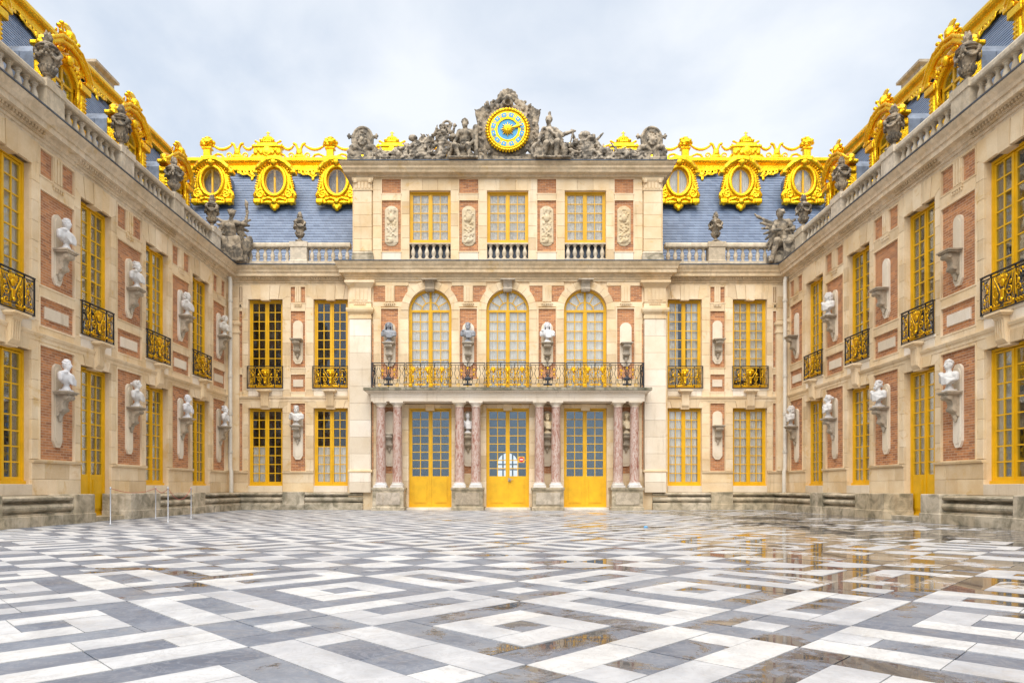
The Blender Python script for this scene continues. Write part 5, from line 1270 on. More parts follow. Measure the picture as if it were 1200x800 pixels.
# ------------------------------------------------------------------ the two wings
def build_wing(side):
    left = side < 0
    root = empty('palace_wing', (side * XW, 0, 0), R(90) if left else R(-90))
    tag(root, 'brick and stone palace wing with the rope barrier before its benches' if left else 'brick and stone palace wing with empty upper brackets, opposite the rope barrier', 'building')
    S = (lambda s: s) if left else (lambda s: -s)
    def iv(a, b): return (a, b) if left else (-b, -a)
    hw = 0.6
    wins = [13.3, 16.1, 18.9, 21.6]
    NEAR = 11.15
    ops = []
    for c in wins:
        a, b = iv(c - hw, c + hw); ops.append((a, b, [(0.09 if c == 16.1 else 0.83, 3.555), (4.238, 7.365)]))
    x0, x1 = iv(NEAR, 24.5)
    core(root, x0, x1, 0.0, 7.9, 0.0, 0.42, ops)
    if left:
        lc = {13.3: None, 16.1: [(0, 0.45, 0, 1, LACE)], 18.9: [(0, 1, 0, 0.75, CUR)], 21.6: None}; uc = {13.3: FULL, 16.1: [(0, 0.4, 0, 1, LACE)], 18.9: [(0.5, 1, 0, 1, LACE)], 21.6: None}
    else:
        lc = {13.3: [(0, 0.36, 0, 1, CUR), (0.62, 1, 0, 1, CUR)], 16.1: FULL, 18.9: FULL, 21.6: FULL}; uc = {13.3: None, 16.1: [(0.6, 1, 0, 1, LACE)], 18.9: None, 21.6: [(0.0, 0.5, 0, 1, LACE)]}
    for c in wins: window_bay(root, S(c), hw, 0.0, door=(c == 16.1), lower_cur=lc[c], upper_cur=uc[c])
    piers = [(NEAR, 12.7, 11.35, 12.45), (13.9, 15.5, 14.14, 15.26), (16.7, 18.3, 16.94, 18.06), (19.5, 21.0, 19.72, 20.78), (22.2, 23.93, 22.45, 23.42)]
    for (a, b, p0, p1) in piers:
        a_, b_ = iv(a, b); q0, q1 = iv(p0, p1); pier(root, a_, b_, q0, q1)
    # mitred mouldings run into the corner
    def ends(a):      # x0, x1, m0, m1 for a run from the near end to the inner corner
        return (a, 24.0, 0.0, 1.0) if left else (-24.0, -a, -1.0, 0.0)
    cornice_run(root, *ends(NEAR))
    def split_run(pts, nm, gaps, mat='limestone'):
        cuts = [NEAR] + sum([[g0, g1] for g0, g1 in gaps], []) + [24.0]
        for a, b in zip(cuts[::2], cuts[1::2]):
            xa, xb = iv(a, b); last = b == 24.0
            link(nm, MB().prof(pts, xa + 0.004, xb - (0.0 if last and left else 0.004), -1.0 if (last and not left) else 0, 1.0 if (last and left) else 0).mesh(nm, mat), root)
    split_run(STRING, 'string_course', [(c - 0.12, c + 0.12) for c in wins])
    split_run(LEDGE, 'ledge', [(c - hw, c + hw) for c in wins])
    peds = [11.9, 14.7, 17.5, 20.25, 22.85]
    balustrade_run(root, *ends(NEAR)[:2], [S(p_) for p_ in peds], *ends(NEAR)[2:], spacing=0.235)
    roof = roof_run(root, *ends(NEAR))
    # corner pilaster with a small capital
    a_, b_ = iv(23.50, 23.93)
    b = MB(); skirt(b, a_, b_, -0.13, 0.02, [(0.0, 1.345), (0.0, 6.15), (0.03, 6.17), (0.03, 6.25), (0, 6.26), (0.0, 6.4), (0.05, 6.47), (0.05, 6.55), (0.0, 6.56), (0.0, 6.6)], False)
    link('pilaster', b.mesh('pilaster', 'limestone'), root)
    # benches along the foot
    seg = [(NEAR, 11.6, 'mould'), (11.6, 12.3, 'block'), (12.3, 14.4, 'mould'), (14.4, 15.05, 'block'), (15.05, 16.5, 'step'), (16.5, 17.9, 'block'), (17.9, 19.85, 'mould'), (19.85, 20.55, 'block'), (20.55, 24.0, 'mould')]
    out = []
    for (a, b, kind) in seg:
        xa, xb = iv(a, b); last = b == 24.0
        out.append((xa, xb, kind, -1.0 if (last and not left) else 0, 1.0 if (last and left) else 0))
    bench_run(root, out, 0.62)
    # gilded dormers
    dm = cached('wing_dormer', wing_dormer_mesh)
    for c in wins:
        d = link('dormer', dm, root, (S(c), 0.74, 9.15))
        f = MB(); f.box(-0.42, -0.36, 0.02, 0.09, 0, 1.15); f.box(0.36, 0.42, 0.02, 0.09, 0, 1.15); f.box(-0.03, 0.03, 0.02, 0.09, 0, 1.5); f.box(-0.40, 0.40, 0.021, 0.089, 0.0, 0.06); f.box(-0.40, 0.40, 0.03, 0.08, 0.60, 0.64); f.box(-0.42, 0.42, 0.02, 0.088, 1.12, 1.18)
        for i in range(12):
            a0, a1 = math.pi * i / 12, math.pi * (i + 1) / 12
            f.prism([(0.36 * math.cos(a0), 1.15 + 0.36 * math.sin(a0)), (0.43 * math.cos(a0), 1.15 + 0.43 * math.sin(a0)), (0.43 * math.cos(a1), 1.15 + 0.43 * math.sin(a1)), (0.36 * math.cos(a1), 1.15 + 0.36 * math.sin(a1))], 0.022, 0.087)
        link('sash', cached('dormer_sash', lambda: f.mesh('sash', 'yellow_paint')), d)
        pn = [(0.36, 0.06), (0.36, 1.15)] + [(0.36 * math.cos(math.pi * i / 10), 1.15 + 0.36 * math.sin(math.pi * i / 10)) for i in range(1, 10)] + [(-0.36, 1.15), (-0.36, 0.06)]
        link('pane', cached('dormer_pane', lambda: MB().prism(pn, 0.05, 0.056).mesh('pane', 'glass')), d)
        link('curtain', curtain_mesh(0.4, 1.45, CUR), d, (0.16, 0.2, 0.03))
        def body():
            b = MB()
            prof_ = [(-0.74, -0.6), (0.74, -0.6), (0.74, 1.42)] + [(0.74 * math.cos(math.pi * i / 12), 1.42 + 0.36 * math.sin(math.pi * i / 12)) for i in range(1, 12)] + [(-0.74, 1.42)]
            m = len(prof_); b.add([(x, 0.16, z) for x, z in prof_] + [(x, 2.3, z) for x, z in prof_], [(i, (i + 1) % m, (i + 1) % m + m, i + m) for i in range(m)] + [tuple(range(m, 2 * m))])
            for yy in (0.5, 0.95, 1.4, 1.85):
                b.box(-0.755, -0.735, yy, yy + 0.03, -0.3, 1.42); b.box(0.735, 0.755, yy, yy + 0.03, -0.3, 1.42)
            return b.mesh('lead_cheeks', 'lead')
        link('lead_cheeks', cached('dormer_body', body), d)
    # ridge crest
    crest(root, [], [], [], [S(v) for v in (12.0, 13.3, 14.7, 16.1, 17.5, 18.9, 20.25, 21.6, 23.2)])
    # chimney
    b = MB(); c = S(23.6); skirt(b, c - 0.55, c + 0.55, 4.2, 5.0, [(0.0, 10.0), (0.0, 14.55), (0.06, 14.6), (0.06, 14.72), (0.02, 14.74), (0.02, 14.98), (0.14, 15.05), (0.14, 15.14), (0.05, 15.18)])
    ch = link('chimney', b.mesh('chimney', 'bracket_stone'), root)
    b = MB(); b.box(c - 0.38, c + 0.38, 4.185, 4.25, 12.5, 14.5); b.box(c - 0.565, c + 0.565, 4.32, 4.88, 12.5, 14.5); link('brick_panel', b.mesh('brick_panel', 'brick'), ch)
    return root
def crest(parent, crowns, vases, scrolls, lambs, y=3.52, z=14.0):
    pts = []
    for c in crowns: link('crown_block', cached('crown', crown_mesh), parent, (c, y, z - 0.02)); pts.append((c, 0.55, 0.5))
    for c in vases: link('flower_vase', cached('vase', flower_vase_mesh), parent, (c, y, z - 0.02)); pts.append((c, 0.2, 0.5))
    for c in scrolls: link('scroll_crest', cached('scroll', scroll_mesh), parent, (c, y, z - 0.02)); pts.append((c, 0.2, 0.6))
    pts.sort()
    for (a, wa, ha), (b, wb, hb) in zip(pts[:-1], pts[1:]):
        x0, x1 = a + wa, b - wb
        if 0.2 < x1 - x0 < 3: L = round(x1 - x0, 2); link('garland', cached(('garl', L), lambda: garland_mesh(L)), parent, ((x0 + x1) / 2, y, z + 0.58))
    for c in lambs: link('lambrequin', cached('lamb', lambrequin_mesh), parent, (c, 3.33, 13.47), (R(-12), 0, 0))

wing_l = build_wing(-1)
wing_r = build_wing(1)

# ------------------------------------------------------------------ the central range with its projecting pavilion
main = empty('central_building', (0, ZW, 0))
tag(main, 'central palace facade with projecting pavilion, arched windows and attic under the clock', 'building')
PY = -0.4           # pavilion front
hw = 0.6
side_w = [-8.5, -6.21, 6.21, 8.5]
for sg in (-1, 1):
    lo, hi = (-9.74, -5.5) if sg < 0 else (5.5, 9.74)
    core(main, lo, hi, 0.0, 7.9, 0.0, 0.42, [(c - hw, c + hw, [(0.83, 3.555), (4.238, 7.365)]) for c in side_w if c * sg > 0])
for c in side_w:
    if c < 0: lcur = [(0, 0.5, 0, 0.5, CUR)] if c < -8 else [(0, 1, 0, 0.5, CUR)]; ucur = None
    else: lcur = FULL; ucur = [(0, 0.35, 0.05, 1, LACE), (0.62, 1, 0.05, 1, CUR)] if c < 8 else [(0, 0.5, 0.1, 1, LACE), (0.5, 1, 0.25, 1, CUR)]
    window_bay(main, c, hw, 0.0, lower_cur=lcur, upper_cur=ucur)
for sg in (-1, 1):
    X = lambda a, b: (a, b) if sg > 0 else (-b, -a)
    # narrow slip by the corner
    a, b = X(9.1, 9.70); p0, p1 = X(9.30, 9.42)
    pier(main, a, b, p0, p1, tablet=False)
    a, b = X(6.81, 7.9); p0, p1 = X(7.10, 7.61); pier(main, a, b, p0, p1)
    a, b = X(5.5, 5.61); stack(main, a, b, 0.6, 7.86, -0.06)
    a, b = X(9.40, 9.66); bm2 = MB(); skirt(bm2, a, b, -0.13, 0.02, [(0.0, 1.345), (0.0, 6.15), (0.03, 6.17), (0.03, 6.25), (0, 6.26), (0.0, 6.4), (0.05, 6.47), (0.05, 6.55), (0.0, 6.56), (0.0, 6.6)], False)
    link('pilaster', bm2.mesh('pilaster', 'limestone'), main)
    if sg > 0: cornice_run(main, 5.5, XW, 0, 1.0)
    else: cornice_run(main, -XW, -5.5, -1.0, 0)
    cuts = [5.5, 6.21 - 0.12, 6.21 + 0.12, 8.5 - 0.12, 8.5 + 0.12, XW]
    for i in range(0, 6, 2):
        a, b = X(cuts[i], cuts[i + 1]); last = i == 4
        link('string_course', MB().prof(STRING, a, b, -1.0 if last and sg < 0 else 0, 1.0 if last and sg > 0 else 0).mesh('string_course', 'limestone'), main)
    cuts = [5.5, 5.61, 6.81, 7.9, 9.1, XW]
    for i in range(0, 6, 2):
        a, b = X(cuts[i], cuts[i + 1]); last = i == 4
        link('ledge', MB().prof(LEDGE, a + 0.004, b - 0.004, -1.0 if last and sg < 0 else 0, 1.0 if last and sg > 0 else 0).mesh('ledge', 'limestone'), main)
    a, b = X(5.55, XW)
    balustrade_run(main, a, b, [sg * 7.355], 0 if sg > 0 else -1.0, 1.0 if sg > 0 else 0, spacing=0.24)
    segs = []
    for (a0, b0, kind) in ((5.0, 7.0, 'mould'), (7.0, 7.75, 'block'), (7.75, XW, 'mould')):
        a, b = X(a0, b0); last = b0 == XW
        segs.append((a, b, kind, -1.0 if last and sg < 0 else 0, 1.0 if last and sg > 0 else 0))
    bench_run(main, segs, 0.50)
main_roof = roof_run(main, -XW, XW, -1.0, 1.0)
crest(main, [-9.66, -4.66, 4.66, 9.6], [-12.1, -7.15, 7.15, 12.05], [-10.9, -8.4, -5.9, -2.3, 2.3, 5.9, 8.4, 10.85], [-10.2, -7.77, -5.4, 5.4, 7.77, 10.2])
oc = cached('oculus', oculus_mesh)
for i, c in enumerate((-11.37, -8.97, -6.57, 6.57, 8.97, 11.37)):
    d = link('dormer', oc, main, (c, 2.28, 12.53))
    n = 28
    def sash():
        b = MB(); b.box(-0.035, 0.035, 0.0, 0.06, -0.47, 0.47)
        for k in range(n):
            a0, a1 = 2 * math.pi * k / n, 2 * math.pi * (k + 1) / n
            b.prism([(0.33 * math.cos(a0), 0.45 * math.sin(a0)), (0.385 * math.cos(a0), 0.515 * math.sin(a0)), (0.385 * math.cos(a1), 0.515 * math.sin(a1)), (0.33 * math.cos(a1), 0.45 * math.sin(a1))], -0.01, 0.07)
        return b.mesh('sash', 'yellow_paint')
    link('sash', cached('oculus_sash', sash), d)
    for s in (0, 1):
        pts = [(0.335 * math.cos(s * math.pi - math.pi / 2 + math.pi * k / 12), 0.455 * math.sin(s * math.pi - math.pi / 2 + math.pi * k / 12)) for k in range(13)]
        link('pane', cached(('ocp', s), lambda: MB().prism(pts, 0.02, 0.026).mesh('pane', 'glass')), d, (0, 0, 0), (R(7 if c < 0 else 3), 0, 0))
    link('curtain', curtain_mesh(0.8, 1.05, CUR if c > 0 else LACE), d, (0, 0.13 if c > 0 else 0.34, -0.52))
    def body():
        b = MB(); m = 20; pr = [(0.56 * math.cos(2 * math.pi * k / m), 0.66 * math.sin(2 * math.pi * k / m) + 0.04) for k in range(m)]
        b.add([(x, 0.2, z) for x, z in pr] + [(x, 1.7, z) for x, z in pr], [(i, (i + 1) % m, (i + 1) % m + m, i + m) for i in range(m)] + [tuple(range(m, 2 * m))])
        return b.mesh('lead_cheeks', 'lead')
    link('lead_cheeks', cached('oculus_body', body), d)

# --- pavilion: lower storey behind the portico, arched storey, attic
BLOCK[0] = 'ashlar_block'
ARC = [-2.68, 0.0, 2.68]; AR = 0.74; SP = 6.88
PX = 5.52
core(main, -PX, PX, 0.0, SP, PY, 0.3, [(c - AR, c + AR, [(0.07, 3.51), (4.11, SP)]) for c in ARC], 'pavilion_wall')
b = MB()
edges = [-PX] + sum([[c - AR, c + AR] for c in ARC], []) + [PX]
for a, c_ in zip(edges[::2], edges[1::2]): b.box(a, c_, PY, 0.3, SP + 0.0005, 7.9)
for c in ARC:
    n = 16; arcp = [(c + AR * math.cos(math.pi * i / n), SP + AR * math.sin(math.pi * i / n)) for i in range(n + 1)]
    for i in range(n): (x0, z0), (x1, z1) = arcp[i], arcp[i + 1]; b.prism([(x1, z1), (x0, z0), (x0, 7.9), (x1, 7.9)], PY, 0.3)
link('arcade_wall', b.mesh('arcade_wall', 'limestone'), main)
YB = PY - 0.06
for i, c in enumerate(ARC):
    # doors below
    d = window(main, c, 0.09, 3.51, 2 * AR, PY + 0.14, 8, door=1.03, name='door', interior=(c != 0.0))
    link('threshold', boxmesh('threshold', 2 * AR + 0.1, 0.5, 0.10, 'pale_stone'), main, (c, PY - 0.2, -0.015))
    run(main, c - AR, c + AR, 3.51, 3.64, YB, 0.3, 0.4)
    link('keystone', boxmesh('keystone', 0.3, 0.16, 0.22, 'limestone'), main, (c, YB - 0.05, 3.42))
    # arched windows
    window(main, c, 4.11, SP + AR, 2 * AR, PY + 0.12, 8, arch=True, curtain=[(0, 1, 0, 0.8, CUR), (0.02, 0.98, 0.8, 0.93, CUR), (0.16, 0.84, 0.93, 0.985, CUR)])
    # archivolt voussoirs and keystone
    n = 11
    for k in range(n):
        a0, a1 = math.pi * k / n + 0.004, math.pi * (k + 1) / n - 0.004; r0, r1 = AR, 1.0
        pts = []
        m = 3
        for j in range(m + 1): a = a0 + (a1 - a0) * j / m; pts.append((r1 * math.cos(a), r1 * math.sin(a)))
        for j in range(m, -1, -1): a = a0 + (a1 - a0) * j / m; pts.append((r0 * math.cos(a), r0 * math.sin(a)))
        link('voussoir', cached(('archv', k), lambda: MB().prism(pts, -0.075 - 0.004 * (k % 2), 0.02).mesh('voussoir', 'limestone')), main, (c, PY, SP))
    b = MB(); b.prof([(0, -0.35), (-0.16, -0.35), (-0.2, -0.28), (-0.15, -0.2), (-0.18, -0.08), (-0.28, 0.0), (0, 0)], -0.15, 0.15); b.box(-0.26, 0.26, -0.32, 0, 0.0, 0.04)
    link('arch_keystone', cached('arch_key', lambda: b.mesh('arch_keystone', 'bracket_stone')), main, (c, PY, 7.86))
bays = [(-PX, -2.68 - AR, -4.37, -3.77), (-2.68 + AR, -AR, -1.66, -1.06), (AR, 2.68 - AR, 1.06, 1.66), (2.68 + AR, PX, 3.77, 4.37)]
for (a, b_, p0, p1) in bays:
    L0, L1 = (-4.65 if a < -5 else a), (4.65 if b_ > 5 else b_)
    c = (p0 + p1) / 2
    stack(main, L0, p0, 0.1, 3.64, YB); stack(main, p1, L1, 0.1, 3.64, YB); stack(main, L0, p0, 4.11, 7.0, YB); stack(main, p1, L1, 4.11, 7.0, YB)
    run(main, p0, p1, 0.1, 1.25, YB, 0.4, 0.7); brick_panel(main, p0, p1, 1.25, 3.55, PY - 0.02); brick_panel(main, p0, p1, 4.5, 6.93, PY - 0.02)
    run(main, p0, p1, 4.11, 4.5, YB, 0.4, 0.7)
    run(main, L0, L1, 7.0, 7.16, YB + 0.012, 0.2, 0.8)
    # spandrel bricks and a fluted block over the bust
    for (q0, q1, arch_side) in ((c - 0.60, c - 0.17, -1), (c + 0.17, c + 0.60, 1)):
        q0 = max(q0, -4.66); q1 = min(q1, 4.66)
        if abs(c) > 3 and ((c < 0) == (arch_side < 0)): q0, q1 = (c - 0.56, c - 0.17) if c < 0 else (c + 0.17, c + 0.56)
        link('brick_panel', MB().box(q0, q1, PY - 0.021, PY + 0.05, 7.2, 7.70).mesh('brick_panel', 'brick'), main)
    run(main, L0, L1, 7.72, 7.86, YB + 0.016, 0.2, 0.9)
    t_ = MB(); t_.box(c - 0.16, c + 0.16, YB, PY + 0.02, 7.16, 7.72)
    for k in (-1, 0, 1): t_.box(c + 0.1 * k - 0.034, c + 0.1 * k + 0.034, YB - 0.022, YB + 0.01, 7.18, 7.68)
    for k in range(5): t_.box(c + (k - 2) * 0.07 - 0.015, c + (k - 2) * 0.07 + 0.015, YB - 0.035, YB + 0.01, 7.03, 7.09)
    t_.box(c - 0.19, c + 0.19, YB - 0.04, YB + 0.01, 7.09, 7.12)
    link('triglyph', t_.mesh('triglyph', 'limestone'), main)
for sg in (-1, 1):
    # giant pilasters at the pavilion's ends
    a, b_ = (-5.44, -4.70) if sg < 0 else (4.70, 5.44)
    stack(main, a, b_, 1.35, 6.55, PY - 0.14, 0.58, 'pale_stone', 0.2, 'pilaster_block')
    stack(main, a, b_, 0.6, 1.3, PY - 0.17, 0.36, 'pale_stone', 0.2, 'pilaster_block')
    bm2 = MB()
    skirt(bm2, a, b_, PY - 0.14, PY + 0.02, [(0.03, 1.28), (0.05, 1.31), (0.05, 1.36), (0.0, 1.375)], False)
    skirt(bm2, a, b_, PY - 0.14, PY + 0.02, [(0.0, 6.55), (0.02, 6.57), (0.02, 6.66), (0.0, 6.67), (0.0, 6.72), (0.08, 6.80), (0.10, 6.86), (0.10, 6.93), (0.02, 6.95), (0.0, 7.12)], False)
    link('pilaster_moulding', bm2.mesh('pilaster_moulding', 'limestone'), main)
    bm2 = MB(); c = (a + b_) / 2
    skirt(bm2, a, b_, PY - 0.14, PY + 0.02, [(0.0, 7.125), (0.02, 7.13), (0.02, 7.16), (0, 7.165), (0.0, 7.62), (0.05, 7.68), (0.12, 7.76), (0.14, 7.78), (0.14, 7.855)], False)
    for k in range(4): bm2.box(c - 0.25 + 0.135 * k, c - 0.25 + 0.135 * k + 0.09, PY - 0.16, PY - 0.1, 7.2, 7.58)
    for k in range(6): bm2.box(c - 0.2 + 0.068 * k, c - 0.2 + 0.068 * k + 0.045, PY - 0.18, PY - 0.1, 7.05, 7.10)
    link('pilaster_capital', bm2.mesh('pilaster_capital', 'limestone'), main)
    q0, q1 = (-4.67, -4.63) if sg < 0 else (4.63, 4.67)
    link('brick_strip', MB().box(q0, q1, PY - 0.075, PY + 0.02, 1.4, 6.4).mesh('brick_strip', 'brick'), main)
b = MB(); skirt(b, -PX, PX, PY, 0.60, [(p_, z + 0.004) for p_, z in CORNICE_OUT], False); link('cornice', b.mesh('cornice', 'cornice_stone'), main)
b = MB(); skirt(b, -PX, PX, PY, 0.62, [(0.40, 8.477), (0.405, 8.505), (0.0, 8.53)], False); link('lead_flashing', b.mesh('lead_flashing', 'lead_edge'), main)

# attic
AW = 0.71; AT0, AT1 = 9.24, 11.0
core(main, -PX + 0.16, PX - 0.16, 8.53, 11.45, PY, PY + 0.45, [(c - AW, c + AW, [(8.66, 11.0)]) for c in ARC], 'attic_wall')
b = MB(); b.box(-PX + 0.16, -PX + 0.5, PY + 0.45, 3.4, 8.54, 11.45); b.box(PX - 0.5, PX - 0.16, PY + 0.45, 3.4, 8.54, 11.45); b.box(-PX + 0.16, PX - 0.16, PY + 0.2, 3.6, 11.45, 11.6)
link('attic_sides', b.mesh('attic_sides', 'limestone'), main)
for c in ARC:
    window(main, c, AT0, AT1, 2 * AW, PY + 0.11, 5, curtain=[(0, 1, 0, 1, LACE)])
    b = MB(); b.box(c - AW, c + AW, PY - 0.05, PY + 0.07, 9.16, 9.205); b.box(c - AW, c + AW, PY - 0.04, PY + 0.17, 8.60, 8.665); link('balustrade_rail', b.mesh('balustrade_rail', 'balustrade_stone'), main)
    b = MB(); b.box(c - AW, c + AW, PY + 0.2, PY + 0.25, 8.66, 9.2); link('recess_panel', b.mesh('recess_panel', 'lead_edge'), main)
    for k in range(6): link('baluster', baluster_mesh(0.495), main, (c - AW + 2 * AW * (k + 0.5) / 6, PY + 0.045, 8.665))
    run(main, c - AW - 0.1, c + AW + 0.1, 11.0, 11.42, YB, 0.42, 0.5)
abays = [(-4.65, -2.68 - AW, -4.01), (-2.68 + AW, -AW, -1.345), (AW, 2.68 - AW, 1.345), (2.68 + AW, 4.65, 4.01)]
rel = [relief_mesh(31), relief_mesh(47)]
for i, (a, b_, c) in enumerate(abays):
    p0, p1 = c - 0.33, c + 0.33
    stack(main, a, p0, 8.55, 11.42 if abs(c) < 2 or c > 0 else 11.42, YB); stack(main, p1, b_, 8.55, 11.42, YB)
    run(main, p0, p1, 8.55, 8.9, YB, 0.4, 0.8, 'pale_stone'); run(main, p0, p1, 10.66, 10.9, YB, 0.4, 0.8)
    brick_panel(main, p0, p1, 8.9, 10.66, PY - 0.02); brick_panel(main, p0, p1, 10.9, 11.40, PY - 0.02)
    link('carved_relief', rel[i % 2], main, (c, PY - 0.03, 9.08))
for sg in (-1, 1):
    a, b_ = (-5.30, -4.68) if sg < 0 else (4.68, 5.30)
    stack(main, a, b_, 8.90, 10.98, PY - 0.10, 0.45, 'limestone', 0.2, 'pilaster_block')
    bm2 = MB(); skirt(bm2, a, b_, PY - 0.10, PY + 0.02, [(0.06, 8.535), (0.06, 8.74), (0.03, 8.76), (0.05, 8.82), (0.0, 8.895)], False); link('pilaster_base', bm2.mesh('pilaster_base', 'bench_stone'), main)
    bm2 = MB(); skirt(bm2, a, b_, PY - 0.10, PY + 0.02, [(0.0, 10.985), (0.025, 10.99), (0.025, 11.03), (0.0, 11.035), (0.0, 11.25), (0.05, 11.33), (0.06, 11.42)], False)
    for k in range(5): bm2.box(a + 0.04 + 0.115 * k, a + 0.115 + 0.115 * k, PY - 0.13, PY - 0.08, 11.05, 11.26)
    for s in (0.06, 0.56):
        bm2.lathe([(0.06, -0.07), (0.07, 0), (0.06, 0.07)], 10, (a + s, PY - 0.13, 11.30))
    link('pilaster_capital', bm2.mesh('pilaster_capital', 'limestone'), main)
ATT = [(0.0, 11.42), (0.08, 11.43), (0.10, 11.48), (0.22, 11.53), (0.24, 11.60), (0.28, 11.66), (0.28, 11.72), (0.34, 11.79), (0.36, 11.83), (0.36, 11.85)]
b = MB(); skirt(b, -PX + 0.14, PX - 0.14, PY - 0.08, 3.2, ATT, False); link('attic_cornice', b.mesh('attic_cornice', 'cornice_stone'), main)
b = MB(); skirt(b, -PX + 0.14, PX - 0.14, PY - 0.08, 3.25, [(0.38, 11.853), (0.385, 11.88), (0.05, 11.895)], False); link('lead_flashing', b.mesh('lead_flashing', 'lead_edge'), main)

# vestibule behind the middle door: a through-passage with an arched glazed opening at the far end
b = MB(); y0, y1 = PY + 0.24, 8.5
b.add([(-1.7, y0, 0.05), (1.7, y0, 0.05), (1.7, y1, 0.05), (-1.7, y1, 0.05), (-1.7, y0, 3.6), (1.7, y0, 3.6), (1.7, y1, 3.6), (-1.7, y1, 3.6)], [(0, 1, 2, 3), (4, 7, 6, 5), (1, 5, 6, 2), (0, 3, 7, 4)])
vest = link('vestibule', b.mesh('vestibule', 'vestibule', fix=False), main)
b = MB(); b.box(-1.7, -0.47, y1, y1 + 0.2, 0.05, 3.6); b.box(0.47, 1.7, y1, y1 + 0.2, 0.05, 3.6)
for i in range(12):
    a0, a1 = math.pi * i / 12, math.pi * (i + 1) / 12
    b.prism([(0.47 * math.cos(a1), 1.95 + 0.47 * math.sin(a1)), (0.47 * math.cos(a0), 1.95 + 0.47 * math.sin(a0)), (0.47 * math.cos(a0), 3.6), (0.47 * math.cos(a1), 3.6)], y1, y1 + 0.2)
link('end_wall', b.mesh('end_wall', 'vestibule'), vest)
b = MB()
for x in (-0.26, -0.04, 0.20): b.box(x, x + 0.07, y1 + 0.05, y1 + 0.1, 0.05, 2.4)
for z in (0.6, 1.1, 1.6, 1.85): b.box(-0.47, 0.47, y1 + 0.06, y1 + 0.11, z, z + 0.06)
link('glazing_bars', b.mesh('glazing_bars', 'pipe_paint'), vest)

# ------------------------------------------------------------------ portico with paired columns and balcony
port = empty('portico', (0, ZW - 0.85, 0))
tag(port, 'portico of paired red marble columns carrying a gilded iron balcony', 'portico')
COLX = [-4.30, -3.74, -1.635, -1.075, 1.075, 1.635, 3.74, 4.30]
def shaft():
    pts = [(0.172, 0.94), (0.172, 0.97), (0.165, 0.99)] + [(0.165 - 0.022 * (q ** 1.6), 0.99 + 2.46 * q) for q in [i / 8 for i in range(1, 9)]] + [(0.155, 3.46), (0.155, 3.485), (0.14, 3.49)]
    return MB().lathe(pts, 28).mesh('column', 'red_marble', True)
def cbase():
    b = MB(); b.box(-0.215, 0.215, -0.215, 0.215, 0.77, 0.83); b.lathe([(0.215, 0.831), (0.225, 0.85), (0.215, 0.875), (0.19, 0.885), (0.185, 0.90), (0.195, 0.92), (0.175, 0.941)], 24); return b.mesh('column_base', 'marble_white', True)
def ccap():
    b = MB(); b.lathe([(0.145, 3.488), (0.15, 3.54), (0.165, 3.55), (0.17, 3.56), (0.205, 3.60), (0.21, 3.615)], 24); b.box(-0.225, 0.225, -0.225, 0.225, 3.615, 3.665); return b.mesh('capital', 'pale_stone', True)
ms, mb_, mc = shaft(), cbase(), ccap()
for x in COLX:
    c = link('column', ms, port, (x, 0, 0)); link('column_base', mb_, c); link('capital', mc, c)
for x in (-4.02, -1.355, 1.355, 4.02):
    b = MB(); skirt(b, x - 0.52, x + 0.52, -0.24, 0.38, [(0.03, 0.0), (0.03, 0.10), (0.0, 0.12), (0.0, 0.66), (0.025, 0.68), (0.035, 0.73), (0.035, 0.77)], False)
    p_ = link('column_pedestal', b.mesh('column_pedestal', 'bench_stone'), port)
    b = MB(); b.box(x - 0.40, x + 0.40, -0.262, -0.23, 0.20, 0.60); link('pedestal_panel', b.mesh('pedestal_panel', 'bracket_stone'), p_)
# entablature, dentils, mossy balcony edge
b = MB(); b.box(-4.60, 4.60, -0.22, 0.36, 3.665, 3.80); b.box(-4.61, 4.61, -0.235, 0.36, 3.80, 3.93); link('entablature', b.mesh('entablature', 'pale_stone'), port)
b = MB(); skirt(b, -4.61, 4.61, -0.235, 0.36, [(0.0, 3.932), (0.06, 3.95), (0.06, 3.97), (0.14, 3.98), (0.16, 4.0)], False); link('balcony_cornice', b.mesh('balcony_cornice', 'pale_stone'), port)
b = MB()
for i in range(112): x = -4.62 + 9.24 * (i + 0.5) / 112; b.box(x - 0.022, x + 0.022, -0.325, -0.24, 3.945, 3.985)
tag(link('dentil_course', b.mesh('dentil_course', 'pale_stone'), port), kind='stuff')
b = MB(); skirt(b, -4.61, 4.61, -0.235, 0.42, [(0.17, 4.002), (0.20, 4.01), (0.20, 4.095), (0.18, 4.10)], False); link('balcony_floor', b.mesh('balcony_floor', 'mossy_edge'), port)
